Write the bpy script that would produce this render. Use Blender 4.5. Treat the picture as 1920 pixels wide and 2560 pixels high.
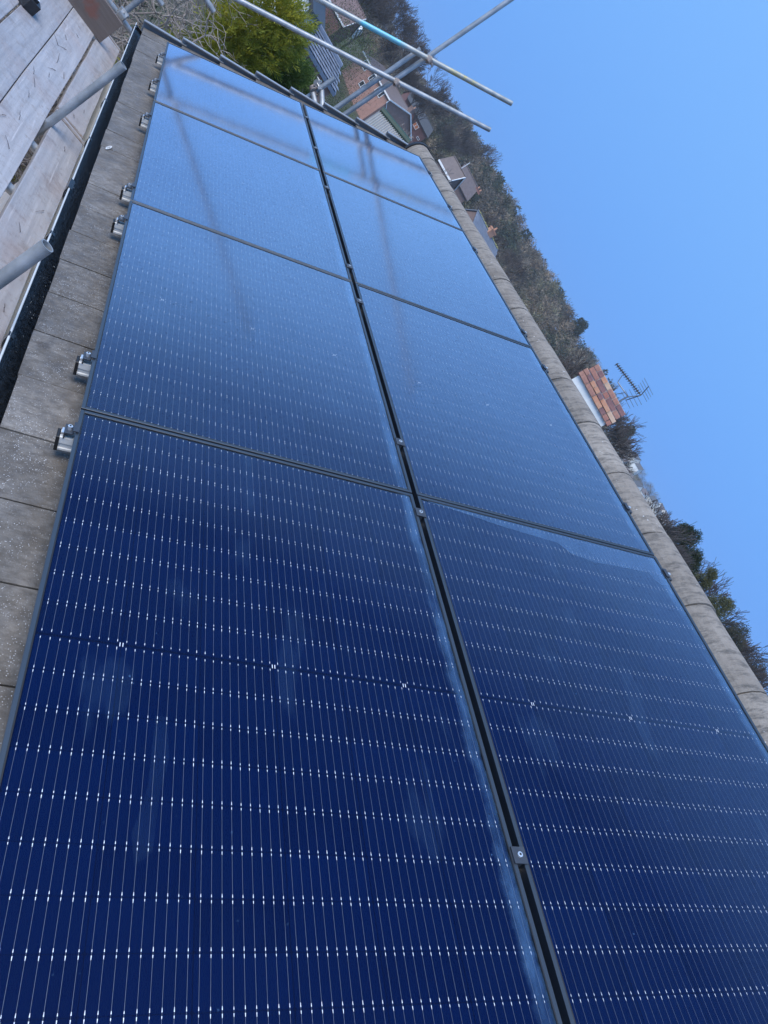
import bpy, math, random
import numpy as np
from mathutils import Matrix, Vector, Euler

random.seed(7)
rng = np.random.default_rng(7)
for o in list(bpy.data.objects):
    bpy.data.objects.remove(o)
scene = bpy.context.scene
C = scene.collection
R = math.radians

# ------------------------------------------------------------------ camera
PITCH = R(35.0)
CA, SA = math.cos(PITCH), math.sin(PITCH)
CAM = Vector((-2.03278, 0.84001, 1.18187))
RIGHT = Vector((-0.1567268, -0.4942324, 0.8550834))
DOWN = Vector((-0.66515868, -0.5871700, -0.4612990))
FWD = Vector((0.73006893, -0.6410660, -0.2367192))
cam_d = bpy.data.cameras.new('camera')
cam_d.sensor_fit = 'VERTICAL'
cam_d.sensor_height = 36.0
cam_d.sensor_width = 27.0
cam_d.lens = 26.8208
cam_d.clip_start = 0.05
cam_d.clip_end = 6000
cam = bpy.data.objects.new('camera', cam_d)
C.objects.link(cam)
m = Matrix((RIGHT, -DOWN, -FWD)).transposed().to_4x4()
m.translation = CAM
cam.matrix_world = m
scene.camera = cam

# ------------------------------------------------------------------ sky, sun, exposure
SUN_AZ, SUN_EL = R(112), R(52)       # azimuth measured from +X towards +Y
world = bpy.data.worlds.new('World')
scene.world = world
world.use_nodes = True
wt = world.node_tree
wt.nodes.clear()
w_out = wt.nodes.new('ShaderNodeOutputWorld')
w_bg = wt.nodes.new('ShaderNodeBackground')
sky = wt.nodes.new('ShaderNodeTexSky')
sky.sky_type = 'NISHITA'
sky.sun_disc = False
sky.sun_elevation = SUN_EL
sky.sun_rotation = math.pi / 2 - SUN_AZ
sky.air_density = 1.0
sky.dust_density = 0.15
sky.ozone_density = 3.0
tint = wt.nodes.new('ShaderNodeMix')
tint.data_type = 'RGBA'
tint.blend_type = 'MULTIPLY'
tint.inputs[0].default_value = 1.0
tint.inputs[7].default_value = (0.78, 0.98, 1.12, 1)
# clear air: the pale band of the horizon is lifted out of the model by looking a little higher into it
w_tc = wt.nodes.new('ShaderNodeTexCoord')
w_sep = wt.nodes.new('ShaderNodeSeparateXYZ')
w_mad = wt.nodes.new('ShaderNodeMath'); w_mad.operation = 'MULTIPLY_ADD'
w_mad.inputs[1].default_value = 0.55; w_mad.inputs[2].default_value = 0.42
w_cmb = wt.nodes.new('ShaderNodeCombineXYZ')
w_nrm = wt.nodes.new('ShaderNodeVectorMath'); w_nrm.operation = 'NORMALIZE'
wt.links.new(w_tc.outputs['Generated'], w_sep.inputs[0])
wt.links.new(w_sep.outputs[0], w_cmb.inputs[0]); wt.links.new(w_sep.outputs[1], w_cmb.inputs[1])
wt.links.new(w_sep.outputs[2], w_mad.inputs[0]); wt.links.new(w_mad.outputs[0], w_cmb.inputs[2])
wt.links.new(w_cmb.outputs[0], w_nrm.inputs[0]); wt.links.new(w_nrm.outputs[0], sky.inputs[0])
wt.links.new(sky.outputs[0], tint.inputs[6])
# the photographed sky grows paler from the skyline upwards
w_rmp = wt.nodes.new('ShaderNodeValToRGB')
w_rmp.color_ramp.elements[0].position = 0.04
w_rmp.color_ramp.elements[0].color = (0.55, 0.86, 1.14, 1)
w_rmp.color_ramp.elements[1].position = 0.40
w_rmp.color_ramp.elements[1].color = (1.54, 1.66, 1.58, 1)
wt.links.new(w_sep.outputs[2], w_rmp.inputs[0])
w_mul = wt.nodes.new('ShaderNodeMix'); w_mul.data_type = 'RGBA'; w_mul.blend_type = 'MULTIPLY'; w_mul.clamp_result = False
w_mul.inputs[0].default_value = 1.0
wt.links.new(tint.outputs[2], w_mul.inputs[6]); wt.links.new(w_rmp.outputs[0], w_mul.inputs[7])
wt.links.new(w_mul.outputs[2], w_bg.inputs[0])
w_bg.inputs[1].default_value = 0.15
wt.links.new(w_bg.outputs[0], w_out.inputs[0])

sun_d = bpy.data.lights.new('sun', 'SUN')
sun_d.energy = 2.6
sun_d.angle = R(40)
sun_d.color = (1.0, 0.90, 0.77)
sun = bpy.data.objects.new('sun', sun_d)
C.objects.link(sun)
sdir = Vector((math.cos(SUN_EL) * math.cos(SUN_AZ), math.cos(SUN_EL) * math.sin(SUN_AZ), math.sin(SUN_EL)))
sun.rotation_euler = sdir.to_track_quat('Z', 'Y').to_euler()
sun.location = (0, 0, 40)

vs = scene.view_settings
vs.view_transform = 'Standard'
vs.look = 'None'
vs.gamma = 1.0
vs.exposure = 0.45
vs.use_curve_mapping = False
scene.cycles.max_bounces = 8
scene.cycles.transparent_max_bounces = 12
scene.cycles.use_denoising = True

# ------------------------------------------------------------------ node material helpers
MATS = {}


class NT:
    def __init__(self, name):
        self.m = bpy.data.materials.new(name)
        self.m.use_nodes = True
        self.t = self.m.node_tree
        self.t.nodes.clear()
        self.out = self.t.nodes.new('ShaderNodeOutputMaterial')
        MATS[name] = self.m

    def n(self, kind, **kw):
        nd = self.t.nodes.new('ShaderNode' + kind)
        ins = kw.pop('ins', {})
        for k, v in kw.items():
            setattr(nd, k, v)
        for k, v in ins.items():
            if hasattr(v, 'is_output') or isinstance(v, bpy.types.NodeSocket):
                self.t.links.new(v, nd.inputs[k])
            else:
                nd.inputs[k].default_value = v
        return nd

    def math(self, op, a, b=None, clamp=False):
        nd = self.n('Math', operation=op, use_clamp=clamp)
        for i, v in enumerate((a, b)):
            if v is None:
                continue
            if isinstance(v, bpy.types.NodeSocket):
                self.t.links.new(v, nd.inputs[i])
            else:
                nd.inputs[i].default_value = v
        return nd.outputs[0]

    def ramp(self, fac, stops, interp='LINEAR'):
        nd = self.n('ValToRGB')
        cr = nd.color_ramp
        cr.interpolation = interp
        while len(cr.elements) < len(stops):
            cr.elements.new(0.5)
        for e, (p, c) in zip(cr.elements, stops):
            e.position = p
            e.color = (c, c, c, 1) if isinstance(c, (int, float)) else (*c, 1)
        self.t.links.new(fac, nd.inputs[0])
        return nd.outputs[0]

    def mix(self, fac, a, b, blend='MIX'):
        nd = self.n('Mix', data_type='RGBA', blend_type=blend)
        for i, v in ((0, fac), (6, a), (7, b)):
            if isinstance(v, bpy.types.NodeSocket):
                self.t.links.new(v, nd.inputs[i])
            else:
                nd.inputs[i].default_value = v if i == 0 else (*v, 1)
        return nd.outputs[2]

    def coords(self, which='Object', scale=(1, 1, 1), loc=(0, 0, 0)):
        tc = self.n('TexCoord')
        mp = self.n('Mapping', ins={0: tc.outputs[which]})
        mp.inputs['Scale'].default_value = scale
        mp.inputs['Location'].default_value = loc
        return mp.outputs[0]

    def noise(self, vec, scale, detail=4, rough=0.6):
        return self.n('TexNoise', ins={'Vector': vec, 'Scale': scale, 'Detail': detail, 'Roughness': rough}).outputs[0]

    def bump(self, h, strength=0.3, dist=0.01):
        return self.n('Bump', ins={'Height': h, 'Strength': strength, 'Distance': dist}).outputs[0]

    def bsdf(self, base, rough=0.6, metal=0.0, normal=None, spec=0.5):
        p = self.n('BsdfPrincipled')
        for k, v in (('Base Color', base), ('Roughness', rough), ('Metallic', metal), ('Normal', normal), ('Specular IOR Level', spec)):
            if v is None:
                continue
            if isinstance(v, bpy.types.NodeSocket):
                self.t.links.new(v, p.inputs[k])
            else:
                p.inputs[k].default_value = (*v, 1) if isinstance(v, tuple) else v
        return p.outputs[0]

    def done(self, sh):
        self.t.links.new(sh, self.out.inputs[0])
        return self.m


def mottled(name, c1, c2, scale=8, rough=0.7, metal=0.0, bump=0.2, bdist=0.004, rnd=0.0, coord='Object', spec=0.5, stretch=(1, 1, 1)):
    t = NT(name)
    v = t.coords(coord, stretch)
    nz = t.noise(v, scale, 6, 0.65)
    f = t.ramp(nz, [(0.3, 0.0), (0.7, 1.0)])
    col = t.mix(f, c1, c2)
    if rnd:
        oi = t.n('ObjectInfo').outputs['Random']
        br = t.math('ADD', t.math('MULTIPLY', oi, 2 * rnd), 1 - rnd)
        cc = t.n('CombineColor', ins={0: br, 1: br, 2: br}).outputs[0]
        col = t.mix(1.0, col, cc, 'MULTIPLY')
    nb = t.bump(t.noise(v, scale * 4, 5, 0.7), bump, bdist) if bump else None
    return t.done(t.bsdf(col, rough, metal, nb, spec))


# ------------------------------------------------------------------ materials
def build_materials():
    # galvanised tube
    t = NT('galvanised')
    v = t.coords('Object')
    col = t.mix(t.ramp(t.noise(v, 9, 6), [(0.35, 0.0), (0.68, 1.0)]), (0.27, 0.285, 0.295), (0.45, 0.47, 0.49))
    col = t.mix(t.ramp(t.noise(v, 3, 5), [(0.60, 0.0), (0.78, 1.0)]), col, (0.28, 0.26, 0.22))
    t.done(t.bsdf(col, t.math('ADD', t.math('MULTIPLY', t.noise(v, 22), 0.25), 0.34), 0.45, t.bump(t.noise(v, 60), 0.15, 0.002)))
    # galvanised tube with cyan and yellow paint marks along its length (object X = along the tube)
    t = NT('galvanised_painted')
    v = t.coords('Object')
    col = t.mix(t.ramp(t.noise(v, 9, 6), [(0.35, 0.0), (0.68, 1.0)]), (0.27, 0.285, 0.28), (0.43, 0.45, 0.44))
    x = t.n('SeparateXYZ', ins={0: v}).outputs[0]
    wob = t.math('ADD', x, t.math('MULTIPLY', t.math('SUBTRACT', t.noise(v, 14, 5), 0.5), 0.22))
    cy = t.ramp(wob, [(0.0, 0.0), (0.001, 0.0)])
    def band(a, b, s):
        up = t.math('MULTIPLY', t.math('SUBTRACT', wob, a), s, True)
        dn = t.math('MULTIPLY', t.math('SUBTRACT', b, wob), s, True)
        return t.math('MULTIPLY', up, dn)
    col = t.mix(t.math('MULTIPLY', band(1.52, 2.02, 14), t.ramp(t.noise(v, 20, 5), [(0.3, 0.35), (0.6, 1.0)])), col, (0.11, 0.46, 0.58))
    col = t.mix(t.math('MULTIPLY', band(2.42, 2.86, 10), t.ramp(t.noise(v, 25, 5), [(0.42, 0.0), (0.6, 1.0)])), col, (0.42, 0.37, 0.17))
    t.done(t.bsdf(col, 0.45, 0.35, t.bump(t.noise(v, 60), 0.15, 0.002)))
    mottled('coupler_steel', (0.30, 0.30, 0.30), (0.50, 0.50, 0.50), 30, 0.45, 0.5)
    mottled('coupler_rusty', (0.20, 0.13, 0.10), (0.42, 0.38, 0.35), 25, 0.6, 0.3)
    # anodised frame
    mottled('frame_black', (0.018, 0.024, 0.033), (0.027, 0.034, 0.045), 6, 0.32, 0.0, 0.0, spec=1.0)
    mottled('clamp_black', (0.05, 0.058, 0.072), (0.07, 0.078, 0.092), 20, 0.38, 0.35, 0.0)
    mottled('rail_aluminium', (0.60, 0.59, 0.56), (0.74, 0.73, 0.70), 8, 0.5, 0.0, 0.05, stretch=(1, 0.1, 1))
    mottled('bolt_steel', (0.70, 0.72, 0.74), (0.85, 0.87, 0.88), 30, 0.25, 0.7, 0.0)
    mottled('rubber_black', (0.008, 0.008, 0.009), (0.016, 0.016, 0.018), 20, 0.5, 0, 0.1)
    # backsheet
    mottled('backsheet', (0.0006, 0.0035, 0.022), (0.0010, 0.005, 0.028), 3, 0.6, 0, 0.0, spec=0.03)
    # cell
    t = NT('cell')
    oi = t.n('ObjectInfo').outputs['Random']
    v = t.coords('Object')
    col = t.mix(oi, (0.0002, 0.0044, 0.030), (0.0004, 0.0082, 0.052))
    col = t.mix(t.ramp(t.noise(v, 5, 3), [(0.3, 0.0), (0.7, 1.0)]), col, (0.0003, 0.0064, 0.042))
    t.done(t.bsdf(col, 0.6, 0, None, 0.03))
    mottled('busbar_silver', (0.10, 0.13, 0.19), (0.14, 0.17, 0.23), 200, 0.4, 0.1, 0.0)
    mottled('solder_silver', (0.60, 0.66, 0.76), (0.85, 0.88, 0.92), 40, 0.3, 0.1, 0.0)
    # panel glass: thin sheet, dew dulled
    t = NT('panel_glass')
    v = t.coords('Object')
    tc = t.n('TexCoord')
    gen = t.n('NewGeometry')
    wpos = gen.outputs['Position']
    facing = t.n('LayerWeight', ins={'Blend': 0.5}).outputs['Facing']
    grz = t.math('POWER', facing, 2.7)
    patch = t.noise(wpos, 1.1, 4, 0.6)
    grain = t.noise(wpos, 55, 2, 0.5)
    dots = t.n('TexVoronoi', ins={'Vector': wpos, 'Scale': 34.0, 'Randomness': 1.0}).outputs['Distance']
    dotm = t.ramp(dots, [(0.08, 0.70), (0.20, 1.0)])
    gm = t.math('ADD', t.math('MULTIPLY', t.ramp(grain, [(0.3, 0.0), (0.7, 1.0)]), 0.14), 0.90)
    pm = t.math('ADD', t.math('MULTIPLY', t.ramp(patch, [(0.3, 0.0), (0.7, 1.0)]), 0.10), 0.94)
    fac = t.ramp(facing, [(0.18, 0.006), (0.34, 0.022), (0.48, 0.165), (0.60, 0.46), (0.71, 0.66), (0.80, 0.92), (1.0, 1.0)])
    fac = t.math('MULTIPLY', fac, t.math('MULTIPLY', t.math('MULTIPLY', gm, pm), dotm), True)
    rough = t.math('ADD', t.math('MULTIPLY', patch, 0.05), 0.070)
    gl = t.n('BsdfGlossy', ins={'Color': (0.95, 0.935, 1.0, 1), 'Roughness': rough})
    tr = t.n('BsdfTransparent', ins={'Color': (0.97, 0.98, 1.0, 1)})
    ms = t.n('MixShader', ins={0: fac, 1: tr.outputs[0], 2: gl.outputs[0]})
    # dried run-off film along the top edge of each panel, wipe marks and specks
    sx = t.n('SeparateXYZ', ins={0: v})
    yl = sx.outputs[1]
    xl = sx.outputs[0]
    ew = t.math('ADD', yl, t.math('MULTIPLY', t.noise(t.coords('Object', (2.2, 1, 1)), 3.2, 5, 0.65), 0.075))
    e1 = t.math('MULTIPLY', t.math('SUBTRACT', -1.035, ew), 40, True)
    e2 = t.math('MULTIPLY', t.math('SUBTRACT', ew, -1.092), 60, True)
    streak = t.math('MULTIPLY', t.math('MULTIPLY', e1, e2), t.ramp(t.noise(t.coords('Object', (1, 4, 1)), 4, 5, 0.7), [(0.35, 0.1), (0.65, 1.0)]))
    wipe = t.ramp(t.noise(t.coords('Object', (1.0, 3.0, 1), (3, 1, 0)), 1.4, 5, 0.55), [(0.60, 0.0), (0.64, 0.55), (0.75, 0.0)])
    spk = t.n('TexVoronoi', ins={'Vector': wpos, 'Scale': 20.0}).outputs['Distance']
    spkm = t.math('MULTIPLY', t.ramp(spk, [(0.03, 1.0), (0.06, 0.0)]), t.ramp(t.noise(wpos, 2.5, 3), [(0.5, 0.0), (0.62, 1.0)]))
    film = t.math('ADD', t.math('MULTIPLY', streak, 0.24), t.math('ADD', t.math('MULTIPLY', wipe, 0.05), t.math('MULTIPLY', spkm, 0.22)), True)
    df = t.n('BsdfDiffuse', ins={'Color': (0.16, 0.34, 0.62, 1)})
    ms2 = t.n('MixShader', ins={0: film, 1: ms.outputs[0], 2: df.outputs[0]})
    t.done(ms2.outputs[0])
    for nm, amt, col_ in (('dew_film', 0.30, (0.75, 0.85, 1.0)), ('dew_smear', 0.026, (0.5, 0.7, 0.9))):
        t = NT(nm)
        v = t.coords('Object')
        f_ = t.math('MULTIPLY', t.ramp(t.noise(v, 9, 4, 0.6), [(0.3, 0.55), (0.7, 1.0)]), amt)
        gl = t.n('BsdfGlossy', ins={'Color': (*col_, 1), 'Roughness': 0.28})
        tr = t.n('BsdfTransparent')
        t.done(t.n('MixShader', ins={0: f_, 1: tr.outputs[0], 2: gl.outputs[0]}).outputs[0])
    # roof tile: dark wet concrete with frost grains
    t = NT('tile_concrete')
    v = t.n('NewGeometry').outputs['Position']
    mp = t.n('Mapping', ins={0: v})
    mp.inputs['Scale'].default_value = (1, 0.5, 0.5)
    col = t.mix(t.ramp(t.noise(v, 7, 7, 0.7), [(0.34, 0.0), (0.66, 1.0)]), (0.095, 0.084, 0.074), (0.215, 0.198, 0.180))
    col = t.mix(t.ramp(t.noise(mp.outputs[0], 45, 5, 0.7), [(0.38, 0.0), (0.62, 0.75)]), col, (0.080, 0.069, 0.058))
    oi = t.n('ObjectInfo').outputs['Random']
    br = t.math('ADD', t.math('MULTIPLY', oi, 0.30), 0.85)
    col = t.mix(1.0, col, t.n('CombineColor', ins={0: br, 1: br, 2: br}).outputs[0], 'MULTIPLY')
    fr = t.n('TexVoronoi', ins={'Vector': v, 'Scale': 150.0}).outputs['Distance']
    fm = t.math('MULTIPLY', t.ramp(fr, [(0.10, 0.9), (0.26, 0.0)]), t.ramp(t.noise(v, 11, 6, 0.75), [(0.44, 0.0), (0.60, 1.0)]))
    col = t.mix(fm, col, (0.68, 0.70, 0.74))
    stn = t.ramp(t.n('TexVoronoi', ins={'Vector': v, 'Scale': 3.1}).outputs['Distance'], [(0.05, 1.0), (0.09, 0.0)])
    col = t.mix(t.math('MULTIPLY', stn, 0.6), col, (0.045, 0.035, 0.028))
    t.done(t.bsdf(col, t.ramp(t.noise(v, 30), [(0.3, 0.38), (0.7, 0.75)]), 0, t.bump(t.noise(v, 130, 4, 0.7), 0.5, 0.004), 0.5))
    # ridge: paler dry concrete
    t = NT('ridge_concrete')
    v = t.n('NewGeometry').outputs['Position']
    col = t.mix(t.ramp(t.noise(v, 5, 7, 0.7), [(0.3, 0.0), (0.7, 1.0)]), (0.20, 0.176, 0.152), (0.315, 0.285, 0.25))
    mp = t.n('Mapping', ins={0: v})
    mp.inputs['Scale'].default_value = (1.6, 0.4, 0.4)
    mp.inputs['Rotation'].default_value = (0, 0.5, 0.6)
    col = t.mix(t.ramp(t.noise(mp.outputs[0], 26, 6, 0.75), [(0.48, 0.0), (0.64, 0.9)]), col, (0.105, 0.098, 0.090))
    col = t.mix(t.ramp(t.noise(v, 2.2, 6, 0.7), [(0.54, 0.0), (0.70, 0.7)]), col, (0.13, 0.112, 0.09))
    oi = t.n('ObjectInfo').outputs['Random']
    br = t.math('ADD', t.math('MULTIPLY', oi, 0.2), 0.9)
    col = t.mix(1.0, col, t.n('CombineColor', ins={0: br, 1: br, 2: br}).outputs[0], 'MULTIPLY')
    fr = t.n('TexVoronoi', ins={'Vector': v, 'Scale': 45.0}).outputs['Distance']
    fm = t.math('MULTIPLY', t.ramp(fr, [(0.10, 1.0), (0.2, 0.0)]), t.ramp(t.noise(v, 9, 4, 0.7), [(0.56, 0.0), (0.66, 1.0)]))
    col = t.mix(fm, col, (0.75, 0.76, 0.78))
    t.done(t.bsdf(col, 0.85, 0, t.bump(t.noise(v, 70, 6, 0.75), 0.8, 0.007)))
    mottled('mortar_dark', (0.04, 0.036, 0.032), (0.075, 0.068, 0.06), 40, 0.9, 0, 0.4)
    mottled('verge_plastic', (0.20, 0.215, 0.24), (0.27, 0.285, 0.31), 12, 0.35, 0, 0.0)
    mottled('gutter_black', (0.006, 0.006, 0.007), (0.013, 0.013, 0.014), 20, 0.22, 0, 0.05)
    mottled('gutter_lip_highlight', (0.42, 0.45, 0.47), (0.66, 0.68, 0.68), 7, 0.22, 0, 0.0, stretch=(0.5, 1, 1))  # pale colour paints the bright highlight line onto the black gutter's lip
    # gutter silt, wet
    t = NT('gutter_silt')
    v = t.coords('Object')
    col = t.mix(t.ramp(t.noise(v, 40, 6, 0.75), [(0.35, 0.0), (0.7, 1.0)]), (0.0015, 0.002, 0.003), (0.016, 0.020, 0.026))
    fr = t.n('TexVoronoi', ins={'Vector': v, 'Scale': 60.0}).outputs['Distance']
    fm = t.math('MULTIPLY', t.ramp(fr, [(0.08, 1.0), (0.16, 0.0)]), t.ramp(t.noise(v, 9, 3), [(0.55, 0.0), (0.65, 1.0)]))
    col = t.mix(fm, col, (0.40, 0.44, 0.47))
    t.done(t.bsdf(col, 0.16, 0, t.bump(t.noise(v, 45, 5, 0.7), 0.7, 0.008)))
    mottled('white_upvc', (0.78, 0.79, 0.78), (0.85, 0.86, 0.85), 3, 0.35, 0, 0.0)
    mottled('felt', (0.012, 0.012, 0.012), (0.02, 0.02, 0.02), 10, 0.9)
    # scaffold boards
    t = NT('deck_board')
    v = t.coords('Object')
    g = t.coords('Object', (0.35, 7, 7))
    w = t.n('NewGeometry').outputs['Position']
    col = t.mix(t.ramp(t.noise(g, 5, 7, 0.7), [(0.3, 0.0), (0.72, 1.0)]), (0.285, 0.285, 0.305), (0.45, 0.445, 0.465))
    col = t.mix(t.ramp(t.noise(w, 2.3, 5, 0.6), [(0.48, 0.0), (0.70, 0.8)]), col, (0.37, 0.315, 0.305))
    col = t.mix(t.ramp(t.noise(w, 4.5, 7, 0.75), [(0.54, 0.0), (0.72, 0.85)]), col, (0.20, 0.17, 0.165))
    col = t.mix(t.ramp(t.noise(w, 26, 6, 0.8), [(0.54, 0.0), (0.68, 0.85)]), col, (0.24, 0.21, 0.20))
    col = t.mix(t.ramp(t.noise(t.coords('Object', (0.5, 12, 12)), 3.1, 6, 0.7), [(0.62, 0.0), (0.70, 0.5)]), col, (0.62, 0.60, 0.62))
    oi = t.n('ObjectInfo').outputs['Random']
    br = t.math('ADD', t.math('MULTIPLY', oi, 0.16), 0.92)
    col = t.mix(1.0, col, t.n('CombineColor', ins={0: br, 1: br, 2: br}).outputs[0], 'MULTIPLY')
    t.done(t.bsdf(col, t.ramp(t.noise(w, 12), [(0.3, 0.35), (0.7, 0.7)]), 0, t.bump(t.noise(g, 18, 6, 0.7), 0.35, 0.003)))
    t = NT('toe_board')
    v = t.coords('Object')
    g = t.coords('Object', (7, 0.4, 7))
    col = t.mix(t.ramp(t.noise(g, 5, 7, 0.7), [(0.3, 0.0), (0.72, 1.0)]), (0.115, 0.085, 0.07), (0.19, 0.145, 0.12))
    col = t.mix(t.ramp(t.noise(v, 4.2, 4, 0.5), [(0.56, 0.0), (0.64, 0.85)]), col, (0.20, 0.075, 0.05))
    t.done(t.bsdf(col, 0.6, 0, t.bump(t.noise(g, 18, 6, 0.7), 0.3, 0.003)))
    # paint, plaster, brick
    mottled('white_paint', (0.74, 0.75, 0.75), (0.84, 0.85, 0.85), 2, 0.5, 0, 0.0)
    mottled('render_white', (0.66, 0.69, 0.67), (0.80, 0.82, 0.80), 6, 0.85, 0, 0.3)
    mottled('render_peach', (0.74, 0.60, 0.50), (0.84, 0.72, 0.62), 2, 0.85, 0, 0.2)
    mottled('render_cream', (0.62, 0.58, 0.50), (0.72, 0.69, 0.62), 2, 0.85, 0, 0.2)
    t = NT('brick_red')
    col = t.mix(t.n('ObjectInfo').outputs['Random'], (0.42, 0.17, 0.12), (0.47, 0.26, 0.19))
    v = t.coords('Object')
    col = t.mix(t.ramp(t.noise(v, 16, 6, 0.7), [(0.35, 0.0), (0.7, 0.9)]), col, (0.27, 0.13, 0.12))
    t.done(t.bsdf(col, 0.85, 0, t.bump(t.noise(v, 60, 5, 0.7), 0.5, 0.004)))
    mottled('brick_orange', (0.52, 0.21, 0.12), (0.55, 0.33, 0.22), 14, 0.85, 0, 0.4)
    mottled('brick_plum', (0.16, 0.09, 0.10), (0.30, 0.16, 0.15), 14, 0.85, 0, 0.4)
    mottled('brick_buff', (0.55, 0.36, 0.24), (0.60, 0.44, 0.33), 14, 0.85, 0, 0.4)
    mottled('mortar_pale', (0.48, 0.42, 0.38), (0.60, 0.54, 0.49), 30, 0.9, 0, 0.4)
    for nm, a, b in (('wall_brick_pink', (0.33, 0.18, 0.14), (0.44, 0.26, 0.21)), ('wall_brick_dark', (0.15, 0.07, 0.065), (0.21, 0.10, 0.09)),
                     ('wall_brick_brown', (0.19, 0.13, 0.115), (0.26, 0.18, 0.155))):
        t = NT(nm)
        v = t.n('NewGeometry').outputs['Position']
        col = t.mix(t.ramp(t.noise(v, 1.3, 6, 0.7), [(0.3, 0.0), (0.7, 1.0)]), a, b)
        col = t.mix(t.ramp(t.noise(v, 6, 4, 0.7), [(0.4, 0.0), (0.75, 0.6)]), col, tuple(0.55 * q for q in a))
        t.done(t.bsdf(col, 0.9))
    for nm, a, b, sc in (('roof_brown', (0.10, 0.080, 0.078), (0.15, 0.12, 0.115), 2.0), ('roof_maroon', (0.12, 0.075, 0.075), (0.17, 0.11, 0.105), 2.0), ('roof_dark', (0.055, 0.058, 0.065), (0.085, 0.088, 0.095), 2.0),
                         ('slate_blue', (0.13, 0.155, 0.20), (0.21, 0.24, 0.30), 1.2), ('corrugated_grey', (0.36, 0.35, 0.33), (0.48, 0.47, 0.45), 1.5)):
        mottled(nm, a, b, sc, 0.6, 0, 0.2, 0.02, 0.12)
    mottled('green_trim', (0.015, 0.04, 0.025), (0.025, 0.06, 0.035), 3, 0.5, 0, 0.0)
    mottled('moss_yellow', (0.20, 0.19, 0.06), (0.34, 0.32, 0.14), 9, 0.95)
    mottled('window_dark', (0.015, 0.018, 0.02), (0.03, 0.034, 0.038), 2, 0.1, 0, 0.0)
    mottled('curtain_orange', (0.60, 0.17, 0.06), (0.68, 0.24, 0.10), 3, 0.6, 0, 0.0)
    mottled('patio_stone', (0.66, 0.54, 0.46), (0.78, 0.68, 0.60), 3, 0.8, 0, 0.2, rnd=0.08)
    mottled('black_plastic', (0.012, 0.013, 0.016), (0.03, 0.032, 0.036), 15, 0.4, 0, 0.1)
    mottled('grey_print', (0.5, 0.52, 0.55), (0.6, 0.62, 0.65), 15, 0.5, 0, 0.0)
    mottled('aerial_metal', (0.14, 0.15, 0.16), (0.22, 0.23, 0.25), 15, 0.4, 0.6, 0.0)
    mottled('bird_mess', (0.75, 0.77, 0.78), (0.85, 0.86, 0.86), 60, 0.6, 0, 0.2)
    mottled('twig_dark', (0.06, 0.045, 0.04), (0.12, 0.09, 0.08), 30, 0.8, 0, 0.0)
    # ground
    t = NT('ground_grass')
    v = t.n('NewGeometry').outputs['Position']
    col = t.mix(t.ramp(t.noise(v, 0.06, 6, 0.7), [(0.4, 0.0), (0.6, 1.0)]), (0.050, 0.062, 0.022), (0.075, 0.060, 0.040))
    col = t.mix(t.ramp(t.noise(v, 1.6, 6, 0.7), [(0.35, 0.0), (0.7, 0.8)]), col, (0.035, 0.045, 0.018))
    t.done(t.bsdf(col, 0.95, 0, t.bump(t.noise(v, 3, 6, 0.8), 0.6, 0.2)))
    # foliage: colour per leaf island between two tones
    def leaf(name, a, b, c=None):
        t = NT(name)
        g = t.n('NewGeometry')
        rnd = g.outputs['Random Per Island']
        col = t.mix(rnd, a, b)
        if c:
            col = t.mix(t.ramp(t.noise(g.outputs['Position'], 1.6, 3, 0.6), [(0.42, 0.0), (0.6, 1.0)]), col, c)
        p = t.bsdf(col, 0.7, 0, None, 0.25)
        tl = t.n('BsdfTranslucent', ins={'Color': (*[min(1, 1.3 * q) for q in b], 1)})
        t.done(t.n('MixShader', ins={0: 0.22, 1: p, 2: tl.outputs[0]}).outputs[0])
    leaf('leaf_golden', (0.06, 0.085, 0.014), (0.46, 0.43, 0.05), (0.13, 0.16, 0.024))
    leaf('leaf_green', (0.045, 0.085, 0.018), (0.11, 0.17, 0.045))
    leaf('leaf_dark', (0.016, 0.028, 0.013), (0.045, 0.062, 0.030))
    leaf('leaf_olive', (0.065, 0.075, 0.035), (0.13, 0.13, 0.06))
    leaf('leaf_heath', (0.040, 0.048, 0.030), (0.085, 0.085, 0.060))
    leaf('moss_ground', (0.12, 0.10, 0.03), (0.38, 0.32, 0.12))
    mottled('bark_grey', (0.16, 0.135, 0.12), (0.30, 0.26, 0.24), 6, 0.9, 0, 0.0, coord='Object')
    mottled('bark_pale', (0.17, 0.14, 0.12), (0.38, 0.335, 0.30), 2.5, 0.9, 0, 0.0, coord='Object')
    mottled('bark_dark', (0.055, 0.045, 0.042), (0.095, 0.08, 0.075), 6, 0.9, 0, 0.0, coord='Object')
    t = NT('woodland')
    at = t.n('Attribute', attribute_name='col')
    rnd = t.n('NewGeometry').outputs['Random Per Island']
    br = t.math('ADD', t.math('MULTIPLY', rnd, 0.9), 0.55)
    col = t.mix(1.0, at.outputs[0], t.n('CombineColor', ins={0: br, 1: br, 2: br}).outputs[0], 'MULTIPLY')
    t.done(t.bsdf(col, 0.9, 0, None, 0.1))


build_materials()


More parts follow.
